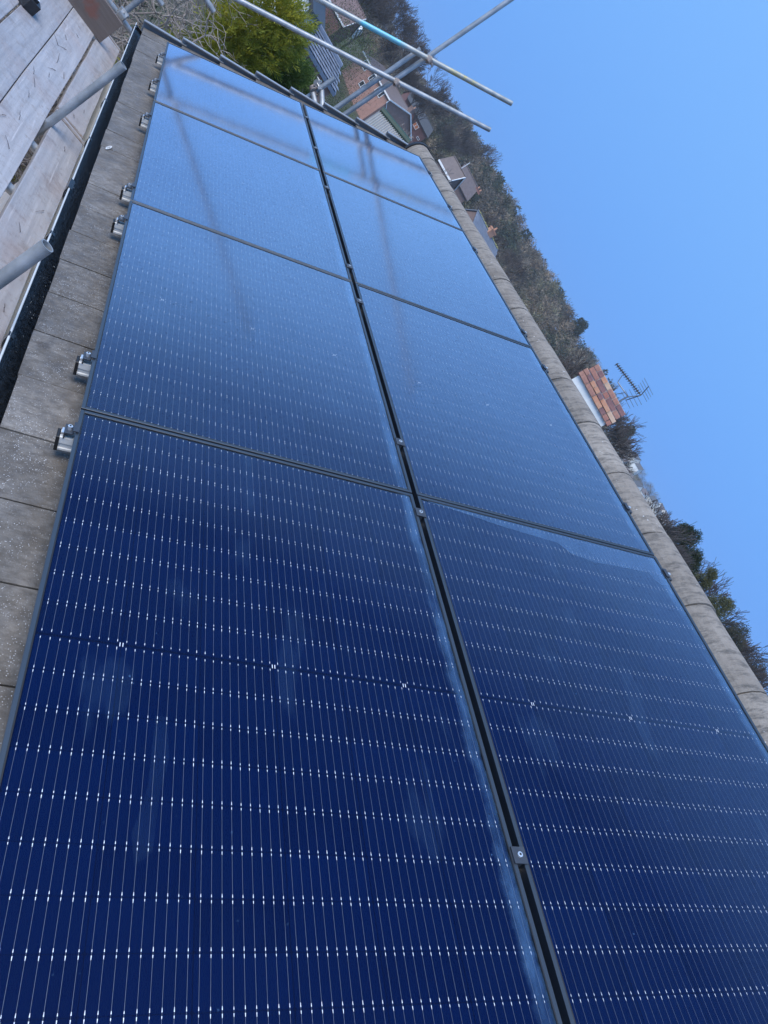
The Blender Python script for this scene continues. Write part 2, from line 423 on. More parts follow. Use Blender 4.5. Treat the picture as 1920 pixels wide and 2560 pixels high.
# ------------------------------------------------------------------ mesh helpers
class MB:
    def __init__(self):
        self.v, self.f = [], []

    def add(self, vs, fs):
        b = len(self.v)
        self.v += [tuple(p) for p in vs]
        self.f += [tuple(b + i for i in q) for q in fs]
        return self

    def box(self, x0, x1, y0, y1, z0, z1, M=None):
        vs = [Vector((x, y, z)) for x in (x0, x1) for y in (y0, y1) for z in (z0, z1)]
        if M is not None:
            vs = [M @ p for p in vs]
        return self.add(vs, [(0, 1, 3, 2), (4, 6, 7, 5), (0, 4, 5, 1), (2, 3, 7, 6), (0, 2, 6, 4), (1, 5, 7, 3)])

    def bevel_box(self, x0, x1, y0, y1, z0, z1, b, M=None):
        """box with chamfered top edges"""
        vs = []
        for (ins, z) in ((0, z0), (0, z1 - b), (b, z1)):
            vs += [Vector((x0 + ins, y0 + ins, z)), Vector((x1 - ins, y0 + ins, z)), Vector((x1 - ins, y1 - ins, z)), Vector((x0 + ins, y1 - ins, z))]
        if M is not None:
            vs = [M @ p for p in vs]
        fs = [(3, 2, 1, 0), (8, 9, 10, 11)]
        for k in (0, 4):
            for i in range(4):
                j = (i + 1) % 4
                fs.append((k + i, k + j, k + 4 + j, k + 4 + i))
        return self.add(vs, fs)

    def tube(self, p0, p1, r0, r1=None, n=12, hollow=0.0, caps=True):
        p0, p1 = Vector(p0), Vector(p1)
        r1 = r0 if r1 is None else r1
        d = (p1 - p0).normalized()
        a = d.orthogonal().normalized()
        b = d.cross(a)
        ring = [(math.cos(2 * math.pi * i / n), math.sin(2 * math.pi * i / n)) for i in range(n)]
        def rg(p, r):
            return [p + (a * c + b * s) * r for c, s in ring]
        vs = rg(p0, r0) + rg(p1, r1)
        fs = [(i, (i + 1) % n, n + (i + 1) % n, n + i) for i in range(n)]
        if hollow:
            dep = min(0.25, (p1 - p0).length * 0.4)
            vs += rg(p0, r0 - hollow) + rg(p1, r1 - hollow) + rg(p0 + d * dep, r0 - hollow) + rg(p1 - d * dep, r1 - hollow)
            for i in range(n):
                j = (i + 1) % n
                fs += [(i, 2 * n + i, 2 * n + j, j), (n + i, n + j, 3 * n + j, 3 * n + i),
                       (2 * n + i, 4 * n + i, 4 * n + j, 2 * n + j), (3 * n + i, 3 * n + j, 5 * n + j, 5 * n + i)]
            fs += [tuple(range(4 * n, 5 * n)), tuple(range(5 * n, 6 * n))]
        elif caps:
            fs += [tuple(reversed(range(n))), tuple(range(n, 2 * n))]
        return self.add(vs, fs)

    def prism(self, prof, axis_vec, origin=(0, 0, 0), ex=(0, 1, 0), ez=(0, 0, 1)):
        """closed 2D profile (a,b) -> origin + a*ex + b*ez, extruded by axis_vec"""
        o, ex, ez, ax = Vector(origin), Vector(ex), Vector(ez), Vector(axis_vec)
        n = len(prof)
        vs = [o + ex * a + ez * b for a, b in prof] + [o + ex * a + ez * b + ax for a, b in prof]
        fs = [(i, (i + 1) % n, n + (i + 1) % n, n + i) for i in range(n)] + [tuple(reversed(range(n))), tuple(range(n, 2 * n))]
        return self.add(vs, fs)

    def mesh(self, name):
        me = bpy.data.meshes.new(name)
        me.from_pydata(self.v, [], self.f)
        me.update()
        return me


def link(name, data, mat=None, parent=None, loc=None, rot=None):
    o = bpy.data.objects.new(name, data)
    C.objects.link(o)
    if mat and data is not None and not data.materials:
        data.materials.append(MATS[mat])
    if parent:
        o.parent = parent
    if loc is not None:
        o.location = loc
    if rot is not None:
        o.rotation_euler = rot
    return o


def obj(name, mb, mat, parent=None, loc=None, rot=None, smooth=False):
    me = mb.mesh(name) if isinstance(mb, MB) else mb
    if smooth:
        me.polygons.foreach_set('use_smooth', [True] * len(me.polygons))
        try:
            me.set_sharp_from_angle(angle=R(40))
        except Exception:
            pass
    return link(name, me, mat, parent, loc, rot)


def tag(o, label=None, cat=None, group=None, kind=None):
    for k, v in (('label', label), ('category', cat), ('group', group), ('kind', kind)):
        if v:
            o[k] = v
    return o


def thing(name, label, cat, loc=(0, 0, 0), rot=(0, 0, 0), group=None):
    return tag(link(name, None, loc=loc, rot=rot), label, cat, group)


def tri_mesh(name, verts, nper=3, col=None):
    """verts: (N*nper,3) array of separate faces"""
    me = bpy.data.meshes.new(name)
    nv = len(verts)
    nf = nv // nper
    me.vertices.add(nv)
    me.vertices.foreach_set('co', np.asarray(verts, np.float32).ravel())
    me.loops.add(nv)
    me.loops.foreach_set('vertex_index', np.arange(nv, dtype=np.int32))
    me.polygons.add(nf)
    me.polygons.foreach_set('loop_start', np.arange(0, nv, nper, dtype=np.int32))
    if col is not None:
        a = me.attributes.new('col', 'FLOAT_COLOR', 'POINT')
        c4 = np.ones((nv, 4), np.float32)
        c4[:, :3] = col
        a.data.foreach_set('color', c4.ravel())
    me.update(calc_edges=True)
    me.validate()
    return me


ROOF = (-PITCH, 0, 0)     # roof-plane frame: x along the ridge, y down the slope (= -v), z off the roof


def rp(u, v, w=0.0):
    return Vector((u, -v * CA + w * SA, v * SA + w * CA))


def at(az, D, el=None, z=None):
    """a point of the place at compass azimuth az (deg from the ridge direction) and distance D from the viewpoint"""
    a = R(az)
    zz = z if z is not None else CAM.z + D * math.tan(R(el))
    return Vector((CAM.x + D * math.cos(a), CAM.y + D * math.sin(a), zz))


GROUND = -5.3


def sstep(a, b, x):
    t = np.clip((x - a) / (b - a), 0, 1)
    return t * t * (3 - 2 * t)


def hill(r, az):
    """terrain height; az in degrees"""
    az = np.asarray(az, float)
    r = np.asarray(r, float)
    el = 0.3 + 3.3 * sstep(35, -2, az) * sstep(-120, -75, az) - 0.9 * sstep(-21.5, -17, az) * sstep(35, -2, az)
    far = sstep(-42.5, -46.5, az)
    rt = 300 + 350 * far
    zt = CAM.z + rt * np.tan(np.radians(el + 0.15 * far))
    t = np.clip((r - 60) / (rt - 60), 0, 1)
    return GROUND + (zt - GROUND) * t ** 2.4 + 0.5 * np.sin(az * 0.9) * sstep(120, 200, r)


# ------------------------------------------------------------------ ground
def build_ground():
    rs = [0, 2, 5, 10, 18, 28, 40, 55, 70, 85, 100, 120, 140, 160, 180, 200, 220, 240, 260, 280, 300, 340, 400, 460, 520, 580, 620, 650, 700, 900, 1200, 1600]
    azs = list(np.arange(-180, -80, 10)) + list(np.arange(-80, 20, 1.5)) + list(np.arange(20, 180, 10))
    vs, fs = [], []
    n = len(azs)
    for r in rs:
        for a in azs:
            z = float(hill(min(r, 660), a))
            vs.append((CAM.x + r * math.cos(R(a)), CAM.y + r * math.sin(R(a)), z))
    for i in range(len(rs) - 1):
        for j in range(n):
            k = (j + 1) % n
            fs.append((i * n + j, (i + 1) * n + j, (i + 1) * n + k, i * n + k))
    mb = MB()
    mb.add(vs, fs)
    o = obj('ground', mb, 'ground_grass', smooth=True)
    o['kind'] = 'structure'
    # patio slabs under the scaffold
    p = link('patio', None)
    p['kind'] = 'structure'
    slab = MB().bevel_box(0, 0.592, 0, 0.592, -0.04, 0.0, 0.006).mesh('paving_slab')
    bed = MB().box(-2.5, 8.5, 0.0, 3.0, -0.06, -0.02)
    obj('bedding', bed, 'mortar_pale', p, (0, 0, GROUND + 0.03))
    for i in range(18):
        for j in range(5):
            link('paving_slab', slab, 'patio_stone', p, (-2.4 + i * 0.6, 0.0 + j * 0.6, GROUND + 0.055 + random.uniform(-.002, .002)))
    # moss and dead leaves in the bed along the wall
    q = rng.random((5200, 3))
    ctr = np.stack([9.0 + q[:, 0] * 15.0, -3.6 + q[:, 1] * 4.0, GROUND + 0.02 + q[:, 2] * 0.15], 1)
    vt = (ctr[:, None, :] + rng.normal(0, 0.07, (5200, 3, 3)) * np.array([1, 1, .5])).reshape(-1, 3)
    o = obj('leaf_litter', tri_mesh('leaf_litter', vt), 'moss_ground')
    tag(o, 'yellow moss and dead leaves on the ground beyond the house', 'leaf litter', kind='stuff')


build_ground()


# ------------------------------------------------------------------ the house with the panels
U0, U1 = -2.75, 5.78
TW = -0.118


def build_house():
    h = thing('tiled_house', 'house with dark concrete tiles, black gutter and pale ridge tiles under the solar panels', 'house', (0, -2.05, GROUND))
    hl = Vector((0, -2.05, GROUND))
    def ch(name, mb, mat, rot=None, smooth=False):
        o = obj(name, mb, mat, h, rot=rot, smooth=smooth)
        o.location = -hl
        return o
    YR = -2.055
    # walls
    ch('wall', MB().box(U0 + 0.1, U1 - 0.22, -3.9, -0.2, GROUND + 0.0, -0.42), 'render_peach')
    ch('gable_wall', MB().prism([(-0.2, -0.42), (-3.9, -0.42), (-2.05, 1.0)], (0.2, 0, 0), (U1 - 0.42, 0, 0)), 'wall_brick_brown')
    ch('fascia', MB().box(U0, U1 - 0.1, 0.018, 0.04, -0.62, -0.245), 'white_upvc')
    ch('soffit', MB().box(U0, U1 - 0.12, -0.2, 0.016, -0.63, -0.61), 'white_upvc')
    # sarking under the tiles
    ch('underlay', MB().box(U0, U1 - 0.03, -2.36, 0.16, -0.19, -0.165), 'felt', ROOF)
    ch('rear_slope', MB().add([(U0, YR, 1.27), (U1 - 0.03, YR, 1.27), (U1 - 0.03, -4.1, -0.16), (U0, -4.1, -0.16)], [(0, 1, 2, 3)]), 'tile_concrete')
    # tiles: 0.293 cover, 0.33 gauge
    TILT = math.atan2(0.022, 0.33)
    prof = MB().bevel_box(0.0025, 0.2895, -0.40, 0.0, -0.016, 0.0, 0.0012).mesh('roof_tile')
    nc = int((U1 - U0) / 0.293) + 1
    for i in range(8):
        for j in range(nc):
            u = -0.050 + 0.293 * (j - 9) + (0.1465 if i % 2 else 0)
            a, b = u, u + 0.293
            if b < U0 or a > U1 - 0.05:
                continue
            vlow = -0.205 + 0.33 * i
            o = link('roof_tile', prof, 'tile_concrete', h)
            p = rp(u, vlow + random.uniform(-.003, .003), TW + 0.016 + random.uniform(-.0015, .0015))
            o.location = p - hl
            o.rotation_euler = (-PITCH + TILT + random.uniform(-.004, .004), random.uniform(-.004, .004), random.uniform(-.003, .003))
            if b > U1 - 0.005:
                o.scale.x = max(0.1, (U1 - 0.005 - a) / 0.293)
    # verge caps, one per course
    vm = MB()
    vm.prism([(-0.03, 0.012), (0.028, 0.012), (0.028, -0.085), (0.02, -0.085), (0.02, 0.004), (-0.03, 0.004)], (0, -0.375, 0), (0, 0.01, 0), (1, 0, 0), (0, 0, 1))
    vmm = vm.mesh('verge_cap')
    for i in range(8):
        o = link('verge_cap', vmm, 'verge_plastic', h)
        o.location = rp(U1, -0.205 + 0.33 * i, -0.058) - hl
        o.rotation_euler = (-PITCH + math.atan2(0.040, 0.33), 0, 0)
    # ridge tiles
    def ridge_prof(rw, rh, th):
        out, inn = [], []
        for k in range(13):
            a = math.pi * k / 12
            c, s = math.cos(a), math.sin(a)
            out.append((rw * (abs(c) ** 0.85) * (1 if c > 0 else -1), rh * (s ** 0.9) - rh))
            inn.append(((rw - th) * (abs(c) ** 0.85) * (1 if c > 0 else -1), (rh - th) * (s ** 0.9) - rh))
        return out + inn[::-1]
    RH = 0.175
    rmesh = MB().prism(ridge_prof(0.135, RH, 0.018), (0.412, 0, 0)).mesh('ridge_tile')
    for k in range(-7, 13):
        ua = 0.178 + 0.42 * k
        o = link('ridge_tile', rmesh, 'ridge_concrete', h)
        o.location = Vector((ua, YR + random.uniform(-.003, .003), 1.415 + random.uniform(-.003, .003))) - hl
        o.rotation_euler = (random.uniform(-.012, .012), random.uniform(-.006, .006), random.uniform(-.006, .006))
        if k == -2:
            o.rotation_euler = (0.02, 0.012, 0.008)
    ch('ridge_mortar', MB().prism(ridge_prof(0.126, 0.166, 0.02), (8.1, 0, 0), (-2.75, YR, 1.405)), 'mortar_dark')
    rc = MB().prism(ridge_prof(0.15, 0.19, 0.03), (0.055, 0, 0), (5.60, YR, 1.428))
    ch('ridge_end_cap', rc, 'rubber_black')
    # gutter: half round, brackets, union
    gx0, gx1, gy, gz, gr = U0, U1 + 0.07, 0.100, -0.252, 0.0565
    n = 14
    prof = [(gr * math.cos(math.pi + math.pi * k / n), gr * math.sin(math.pi + math.pi * k / n)) for k in range(n + 1)]
    prof = [(-gr - 0.003, 0.004)] + prof + [(gr + 0.004, 0.004), (gr + 0.004, 0.009), (gr - 0.002, 0.009), (gr - 0.0035, 0)]
    inn = [((gr - 0.003) * math.cos(2 * math.pi - math.pi * k / n), (gr - 0.003) * math.sin(2 * math.pi - math.pi * k / n)) for k in range(n + 1)]
    g = ch('gutter', MB().prism(prof + inn, (gx1 - gx0, 0, 0), (gx0, gy, gz)), 'gutter_black', smooth=True)
    def gch(name, mb, mat, smooth=False):
        return obj(name, mb, mat, g, smooth=smooth)
    gch('rolled_lip', MB().tube((gx0, gy + gr + 0.003, gz + 0.009), (gx1, gy + gr + 0.003, gz + 0.009), 0.0042, n=10), 'gutter_lip_highlight', True)
    gch('stop_end', MB().prism([(gr * math.cos(math.pi + math.pi * k / n), gr * math.sin(math.pi + math.pi * k / n)) for k in range(n + 1)], (0.006, 0, 0), (gx1, gy, gz)), 'gutter_black')
    silt = [((gr - 0.004) * math.cos(math.pi * 1.12 + math.pi * 0.76 * k / n), (gr - 0.004) * math.sin(math.pi * 1.12 + math.pi * 0.76 * k / n)) for k in range(n + 1)]
    gch('silt', MB().prism(silt, (gx1 - gx0 - 0.02, 0, 0), (gx0 + 0.01, gy, gz)), 'gutter_silt')
    bprof = [((gr + 0.006) * math.cos(math.pi + math.pi * k / n), (gr + 0.006) * math.sin(math.pi + math.pi * k / n)) for k in range(n + 1)]
    bprof = [(-gr - 0.006, 0.006)] + bprof + [(gr + 0.010, 0.013), (gr - 0.012, 0.013), (gr - 0.012, 0.009), (gr + 0.0045, 0.009)] + [((gr + 0.001) * math.cos(2 * math.pi - math.pi * k / n), (gr + 0.001) * math.sin(2 * math.pi - math.pi * k / n)) for k in range(n + 1)]
    for bx in (0.45, 1.32, 2.62, 3.4, 4.2, 5.0, 5.7):
        gch('gutter_bracket', MB().prism(bprof, (0.028, 0, 0), (bx, gy, gz)), 'gutter_black')
    gch('gutter_union', MB().prism([(a * 1.07, b * 1.07) for a, b in bprof], (0.11, 0, 0), (1.86, gy, gz + 0.001)), 'gutter_black')
    # bird droppings and a spill on the union
    for (x, y, z, L) in ((1.90, 0.095, gz - 0.046, 0.05),):
        m_ = MB()
        for k in range(6):
            m_.box(x + 0.014 * k, x + 0.014 * k + 0.018, y - 0.015 + 0.004 * (k % 3), y - 0.010 + 0.004 * (k % 3), z, z + 0.003)
        gch('white_drip', m_, 'bird_mess')
    mess = MB()
    for k in range(12):
        mess.tube(rp(2.55 + 0.006 * k, -0.175 + 0.0018 * k, TW + 0.017), rp(2.55 + 0.006 * k, -0.175 + 0.0018 * k, TW + 0.0195), 0.010 * math.sin(0.4 + 2.5 * k / 12), n=8)
    ch('bird_dropping', mess, 'bird_mess')
    return h


build_house()

# ------------------------------------------------------------------ solar panels
PL, PW, PER, RGAP = 1.708, 1.134, 1.716, 0.020
RAILS = [(-1.312,), (-0.105,), (0.308,), (1.495,), (1.90,), (3.105,), (3.925,), (4.705,)]


def build_panels():
    fw = 0.011
    fr = MB()
    T, B = 0.0, -0.030
    fr.bevel_box(0, PL, -fw, 0, B, T, 0.0008)                       # eaves side
    fr.bevel_box(0, PL, -PW, -PW + fw, B, T, 0.0008)
    fr.bevel_box(0, fw, -PW + fw, -fw, B, T - 0.0002, 0.0008)
    fr.bevel_box(PL - fw, PL, -PW + fw, -fw, B, T - 0.0002, 0.0008)
    frame = fr.mesh('frame')
    gk = MB()
    k0, k1, gt, gb = fw + 0.0001, fw + 0.0026, -0.0004, -0.0065
    gk.box(k0, PL - k0, -k1, -k0, gb, gt); gk.box(k0, PL - k0, -PW + k0, -PW + k1, gb, gt)
    gk.box(k0, k1, -PW + k1, -k1, gb, gt); gk.box(PL - k1, PL - k0, -PW + k1, -k1, gb, gt)
    gasket = gk.mesh('gasket')
    back = MB().box(fw, PL - fw, -PW + fw, -fw, -0.0095, -0.0075).mesh('backsheet')
    glass = MB().add([(fw, -PW + fw, -0.0026), (PL - fw, -PW + fw, -0.0026), (PL - fw, -fw, -0.0026), (fw, -fw, -0.0026)], [(0, 1, 2, 3)]).mesh('glass')
    cp, cv = 0.0930, 0.1838
    c = 0.0030
    cw, chh = cp - 0.0013, cv - 0.0018
    cell = MB().add([(c, 0, 0), (cw - c, 0, 0), (cw, -c, 0), (cw, -chh + c, 0), (cw - c, -chh, 0), (c, -chh, 0), (0, -chh + c, 0), (0, -c, 0)], [tuple(reversed(range(8)))]).mesh('solar_cell')
    xs = [0.0150 + cp * i for i in range(9)] + [PL - 0.0150 - cp * (9 - i) + 0.0013 for i in range(9)]
    wires, dots = MB(), MB()
    zt = -0.0058
    for j in range(6):
        y0 = -(0.0155 + cv * j)
        for b in range(9):
            y = y0 - (0.0102 + 0.02040 * b)
            hw = 0.00026
            for half in (0, 9):
                xa, xb = xs[half] + 0.002, xs[half + 8] + cw - 0.002
                wires.add([(xa, y - hw, zt), (xb, y - hw, zt), (xb, y + hw, zt), (xa, y + hw, zt)], [(0, 1, 2, 3)])
                for i in range(10):
                    x = xs[half] + cp * i - (0.0007 if i else -0.002)
                    if i == 9:
                        x = xs[half + 8] + cw - 0.002
                    dw = 0.00085
                    for s in (-1, 1):
                        if (i == 0 and s < 0) or (i == 9 and s > 0):
                            continue
                        x1 = x + s * 0.0028
                        L = random.uniform(0.004, 0.0075)
                        x2 = x1 + s * L
                        dots.add([(x1, y - dw, zt + .0004), (x2, y - dw * .5, zt + .0004), (x2, y + dw * .5, zt + .0004), (x1, y + dw, zt + .0004)], [(0, 1, 2, 3)])
    # junction tabs on the centre line
    for j in (1, 3, 5):
        y = -(0.0155 + cv * j - 0.0009)
        for k in (-1, 1):
            dots.box(PL / 2 - 0.0055, PL / 2 + 0.0055, y + k * 0.0033 - 0.0009, y + k * 0.0033 + 0.0009, zt, zt + 0.0006)
    wm, dm = wires.mesh('busbar_wires'), dots.mesh('solder_points')
    pos = ['nearest the camera, mostly filling the bottom of the picture', 'second from the camera', 'third from the camera', 'farthest from the camera, at the gable end']
    for row in range(2):
        for i in range(4):
            u = PER * (i - 1) + 0.002
            v = row * (PW + RGAP)
            lab = ('lower row' if row == 0 else 'upper row') + ' black framed blue solar panel ' + ['nearest the camera', 'second from the camera', 'third from the camera', 'farthest off at the gable'][i]
            t = thing('solar_panel', lab, 'solar panel', rp(u, v, random.uniform(-.0008, .0008)), ROOF, 'solar panels on the roof')
            link('frame', frame, 'frame_black', t)
            link('gasket', gasket, 'rubber_black', t)
            link('backsheet', back, 'backsheet', t)
            for a in range(18):
                for b in range(6):
                    link('solar_cell', cell, 'cell', t, (xs[a], -(0.0155 + cv * b), -0.0068))
            tag(link('busbar_wires', wm, 'busbar_silver', t), kind='stuff')
            tag(link('solder_points', dm, 'solder_silver', t), kind='stuff')
            link('glass', glass, 'panel_glass', t)
            if i == 0 and row == 1:
                cp_ = [(-0.014, 1.168), (-0.013, 1.462), (-0.012, 1.768), (-0.0115, 2.076), (-0.0115, 2.268), (-0.107, 2.274), (-0.182, 2.272), (-0.183, 2.212), (-0.125, 2.183), (-0.132, 2.035), (-0.142, 1.904), (-0.125, 1.799), (-0.078, 1.752), (-0.072, 1.655), (-0.062, 1.505), (-0.040, 1.343), (-0.025, 1.200)]
                m_ = MB().add([(pu - u, -(pv - v), -0.0018) for pu, pv in cp_], [tuple(range(len(cp_)))])
                o = obj('condensation', m_, 'dew_film', t)
            if i == 0 and row == 0:
                cp_ = [(-1.041, 0.285), (-1.041, 0.312), (-1.143, 0.32), (-1.227, 0.305), (-1.339, 0.299), (-1.367, 0.267), (-1.306, 0.257), (-1.209, 0.281), (-1.104, 0.284)]
                m_ = MB().add([(pu - u, -(pv - v), -0.0018) for pu, pv in cp_], [tuple(range(len(cp_)))])
                o = obj('condensation', m_, 'dew_smear', t)


def build_rails():
    # extrusion with a top slot, seen from the side with two grooves; x = along ridge, y = down slope, z = off roof
    w = 0.019
    prof = [(-w, -0.046), (-w, -0.040), (-w + .003, -0.037), (-w + .003, -0.024), (-w, -0.021), (-w, 0.0), (-0.006, 0.0), (-0.006, -0.010), (0.006, -0.010), (0.006, 0.0),
            (w, 0.0), (w, -0.021), (w - .003, -0.024), (w - .003, -0.037), (w, -0.040), (w, -0.046)]
    y0, y1 = 0.038, -(2 * PW + RGAP) - 0.035
    rail = MB().prism(prof, (0, y1 - y0, 0), (0, y0, -0.0305), (1, 0, 0), (0, 0, 1)).mesh('rail_bar')
    cap = MB().bevel_box(-w - .002, w + .002, y0, y0 + 0.010, -0.080, -0.028, 0.002).mesh('end_cap')
    # end clamp: block beside the frame with a lip over it
    ec = MB().prism([(0.026, -0.030), (0.026, -0.012), (0.003, -0.012), (0.003, 0.0025), (-0.009, 0.0025), (-0.009, 0.006), (0.007, 0.006), (0.007, -0.008), (0.03, -0.008), (0.03, -0.030)], (0.044, 0, 0), (-0.022, 0, 0)).mesh('end_clamp')
    nut = MB().box(-0.012, 0.012, 0.026, 0.036, -0.030, -0.016).mesh('slide_nut')
    def bolt(h):
        b = MB()
        b.tube((0, 0, 0), (0, 0, h), 0.0068, n=14)
        b.tube((0, 0, h), (0, 0, h + 0.0006), 0.0035, n=6)
        return b.mesh('bolt')
    eb, mbolt = bolt(0.012), bolt(0.004)
    mc = MB().bevel_box(-0.020, 0.020, -0.0185, 0.0185, 0.0012, 0.0048, 0.0006)
    mc.box(-0.018, 0.018, -0.0075, 0.0075, -0.028, 0.0013)
    mcm = mc.mesh('mid_clamp')
    sock = MB()
    sock.tube((0, 0, 0), (0, 0, 0.0008), 0.0032, n=6)
    sockm = sock.mesh('hex_socket')
    lbl = ['under the left half of the nearest panels', 'closest before the first panel joint', 'just past the first panel joint', 'just before the second panel joint',
           'just past the second panel joint', 'before the third panel joint', 'just past the third panel joint', 'nearest the gable end']
    for k, (u,) in enumerate(RAILS):
        lab = 'aluminium mounting rail with black end cap, ' + (lbl[k] if k else 'under the nearest panels, farthest from the gable')
        t = thing('mounting_rail', lab, 'mounting rail', rp(u, 0, 0), ROOF, 'mounting rails under the panels')
        link('rail_bar', rail, 'rail_aluminium', t)
        link('end_cap', cap, 'rubber_black', t)
        e = link('end_clamp', ec, 'clamp_black', t)
        link('bolt', eb, 'bolt_steel', e, (0, 0.0165, -0.008))
        link('hex_socket', sockm, 'rubber_black', e, (0, 0.0165, 0.0046))
        link('slide_nut', nut, 'bolt_steel', t, (0.0, 0, 0))
        e2 = link('end_clamp', ec, 'clamp_black', t, (0, -(2 * PW + RGAP), 0), (0, 0, math.pi))
        link('bolt', eb, 'bolt_steel', e2, (0, 0.0165, -0.008))
        mcl = link('mid_clamp', mcm, 'clamp_black', t, (0, -(PW + RGAP / 2), 0))
        link('bolt', mbolt, 'bolt_steel', mcl, (0, 0, 0.0044))
        link('hex_socket', sockm, 'rubber_black', mcl, (0, 0, 0.0088))


build_panels()
build_rails()

# ------------------------------------------------------------------ scaffold
TR = 0.02415


def build_scaffold():
    s = thing('scaffold', 'galvanised tube scaffold around the gable end and eaves', 'scaffold', (6.2, -1.5, GROUND))
    sl = Vector((6.2, -1.5, GROUND))
    def tube(name, p0, p1, mat='galvanised', label=None):
        p0, p1 = Vector(p0), Vector(p1)
        L = (p1 - p0).length
        me = MB().tube((0, 0, 0), (L, 0, 0), TR, n=20, hollow=0.004).mesh(name)
        o = obj(name, me, mat, s, smooth=True)
        o.location = p0 - sl
        o.rotation_euler = (p1 - p0).to_track_quat('X', 'Z').to_euler()
        if label:
            o['label'] = label
        return o
    # standards at the gable (vertical tubes)
    tube('standard', (6.235, -1.425, GROUND), (6.235, -1.425, 1.80), label='shorter of the two upright tubes side by side')
    tube('standard', (6.235, -1.520, GROUND), (6.235, -1.520, 4.6), label='tall upright tube running out of the top of the picture')
    tube('standard', (6.2, -1.185, GROUND), (6.2, -1.185, 0.965), label='short upright tube end behind the verge')
    tube('standard', (6.2, 0.245, GROUND), (6.2, 0.245, 3.2), label='upright tube at the far corner of the deck')
    tube('standard', (2.90, 0.300, GROUND), (2.90, 0.300, 0.095), label='upright tube end standing by the gutter, farther one')
    tube('standard', (0.523, 0.300, GROUND), (0.523, 0.300, 0.060), label='upright open tube end by the gutter, nearer one')
    for x in (0.5, 2.9, 6.2):
        tube('standard', (x, 1.42, GROUND), (x, 1.42, 1.6))
    # raking guard rails following the roof slope
    d = Vector((0, -2.225, 1.499)).normalized()
    e1 = Vector((6.165, -2.431, 2.072)); e2 = Vector((6.165, -2.327, 2.368))
    r1 = tube('guard_rail', e1 - d * 3.3, e1, label='lower raking guard rail')
    r2 = tube('guard_rail', e2 - d * 3.25, e2, 'galvanised_painted', 'upper raking guard rail with cyan and yellow paint marks')
    # rails across the end of the deck
    tube('guard_rail', (6.15, 0.118, -0.02), (6.15, 1.6, -0.02))
    tube('guard_rail', (6.15, -0.154, 0.33), (6.15, 1.6, 0.33))
    tube('guard_rail', (-3.2, 1.47, 0.05), (6.4, 1.47, 0.05))
    tube('guard_rail', (-3.2, 1.47, 0.55), (6.4, 1.47, 0.55))
    # small tubes fanning from the short standard
    tube('brace', (6.16, -1.175, 0.715), (5.95, -1.32, 0.655))
    tube('brace', (6.20, -1.205, 0.80), (5.96, -1.335, 0.70))
    # transoms and ledgers under the deck
    for x in (-1.2, 0.55, 1.98, 2.62, 2.95, 4.23, 5.30):
        tube('transom', (x, 0.10, -0.515), (x, 1.5, -0.515))
    tube('ledger', (-3.2, 0.36, -0.567), (6.5, 0.36, -0.567))
    tube('ledger', (-3.2, 1.36, -0.567), (6.5, 1.36, -0.567))
    tube('ledger', (6.28, 1.6, -0.41), (6.28, -2.4, -0.41))
    tube('ledger', (-3.2, 0.36, -2.6), (6.5, 0.36, -2.6))
    # couplers
    def coupler(name, p, ax1, ax2, mat='coupler_steel', size=1.0):
        """two-jaw coupler at p gripping a tube along ax1 and one along ax2, with bolts"""
        ax1, ax2 = Vector(ax1).normalized(), Vector(ax2).normalized()
        nrm = ax1.cross(ax2).normalized()
        m_ = MB()
        for ax, off in ((ax1, 0.0), (ax2, 0.052)):
            c0 = nrm * off
            m_.tube(c0 - ax * 0.021 * size, c0 + ax * 0.021 * size, 0.0315 * size, n=16)
            side = ax.cross(nrm)
            m_.tube(c0 + side * 0.030 + nrm * -0.012, c0 + side * 0.030 + nrm * 0.045, 0.0075, n=8)
            m_.tube(c0 + side * 0.030 + nrm * -0.022, c0 + side * 0.030 + nrm * -0.010, 0.0130, n=6)
            m_.tube(c0 + side * 0.018 + nrm * -0.006, c0 + side * 0.045 + nrm * -0.006, 0.014, n=8)
        m_.tube(Vector((0, 0, 0)), nrm * 0.052, 0.020, n=10)
        o = obj(name, m_, mat, s, smooth=True)
        o.location = Vector(p) - sl
        return o
    ymid = -1.520
    z1 = e1.z + (ymid - e1.y) * (d.z / d.y)
    z2 = e2.z + (ymid - e2.y) * (d.z / d.y)
    coupler('coupler', (6.165, ymid, z1), d, (0, 0, 1), 'coupler_rusty')
    coupler('coupler', (6.165, ymid, z2), d, (0, 0, 1), 'coupler_rusty')
    coupler('coupler', (6.2, -1.185, 0.735), (0, 0, 1), (0.8, 0.6, 0.1), 'coupler_rusty')
    coupler('coupler', (6.2, -1.185, 0.795), (0, 0, 1), (0.8, -0.5, 0.2), 'coupler_steel')
    coupler('coupler', (6.2, 0.245, -0.36), (0, 0, 1), (0, 1, 0), 'coupler_steel', 1.5)
    coupler('coupler', (6.15, 0.245, -0.02), (0, 1, 0), (0, 0, 1))
    coupler('coupler', (6.15, 0.245, 0.33), (0, 1, 0), (0, 0, 1))
    for x in (0.523, 2.90):
        coupler('coupler', (x, 0.36, -0.567), (1, 0, 0), (0, 0, 1))

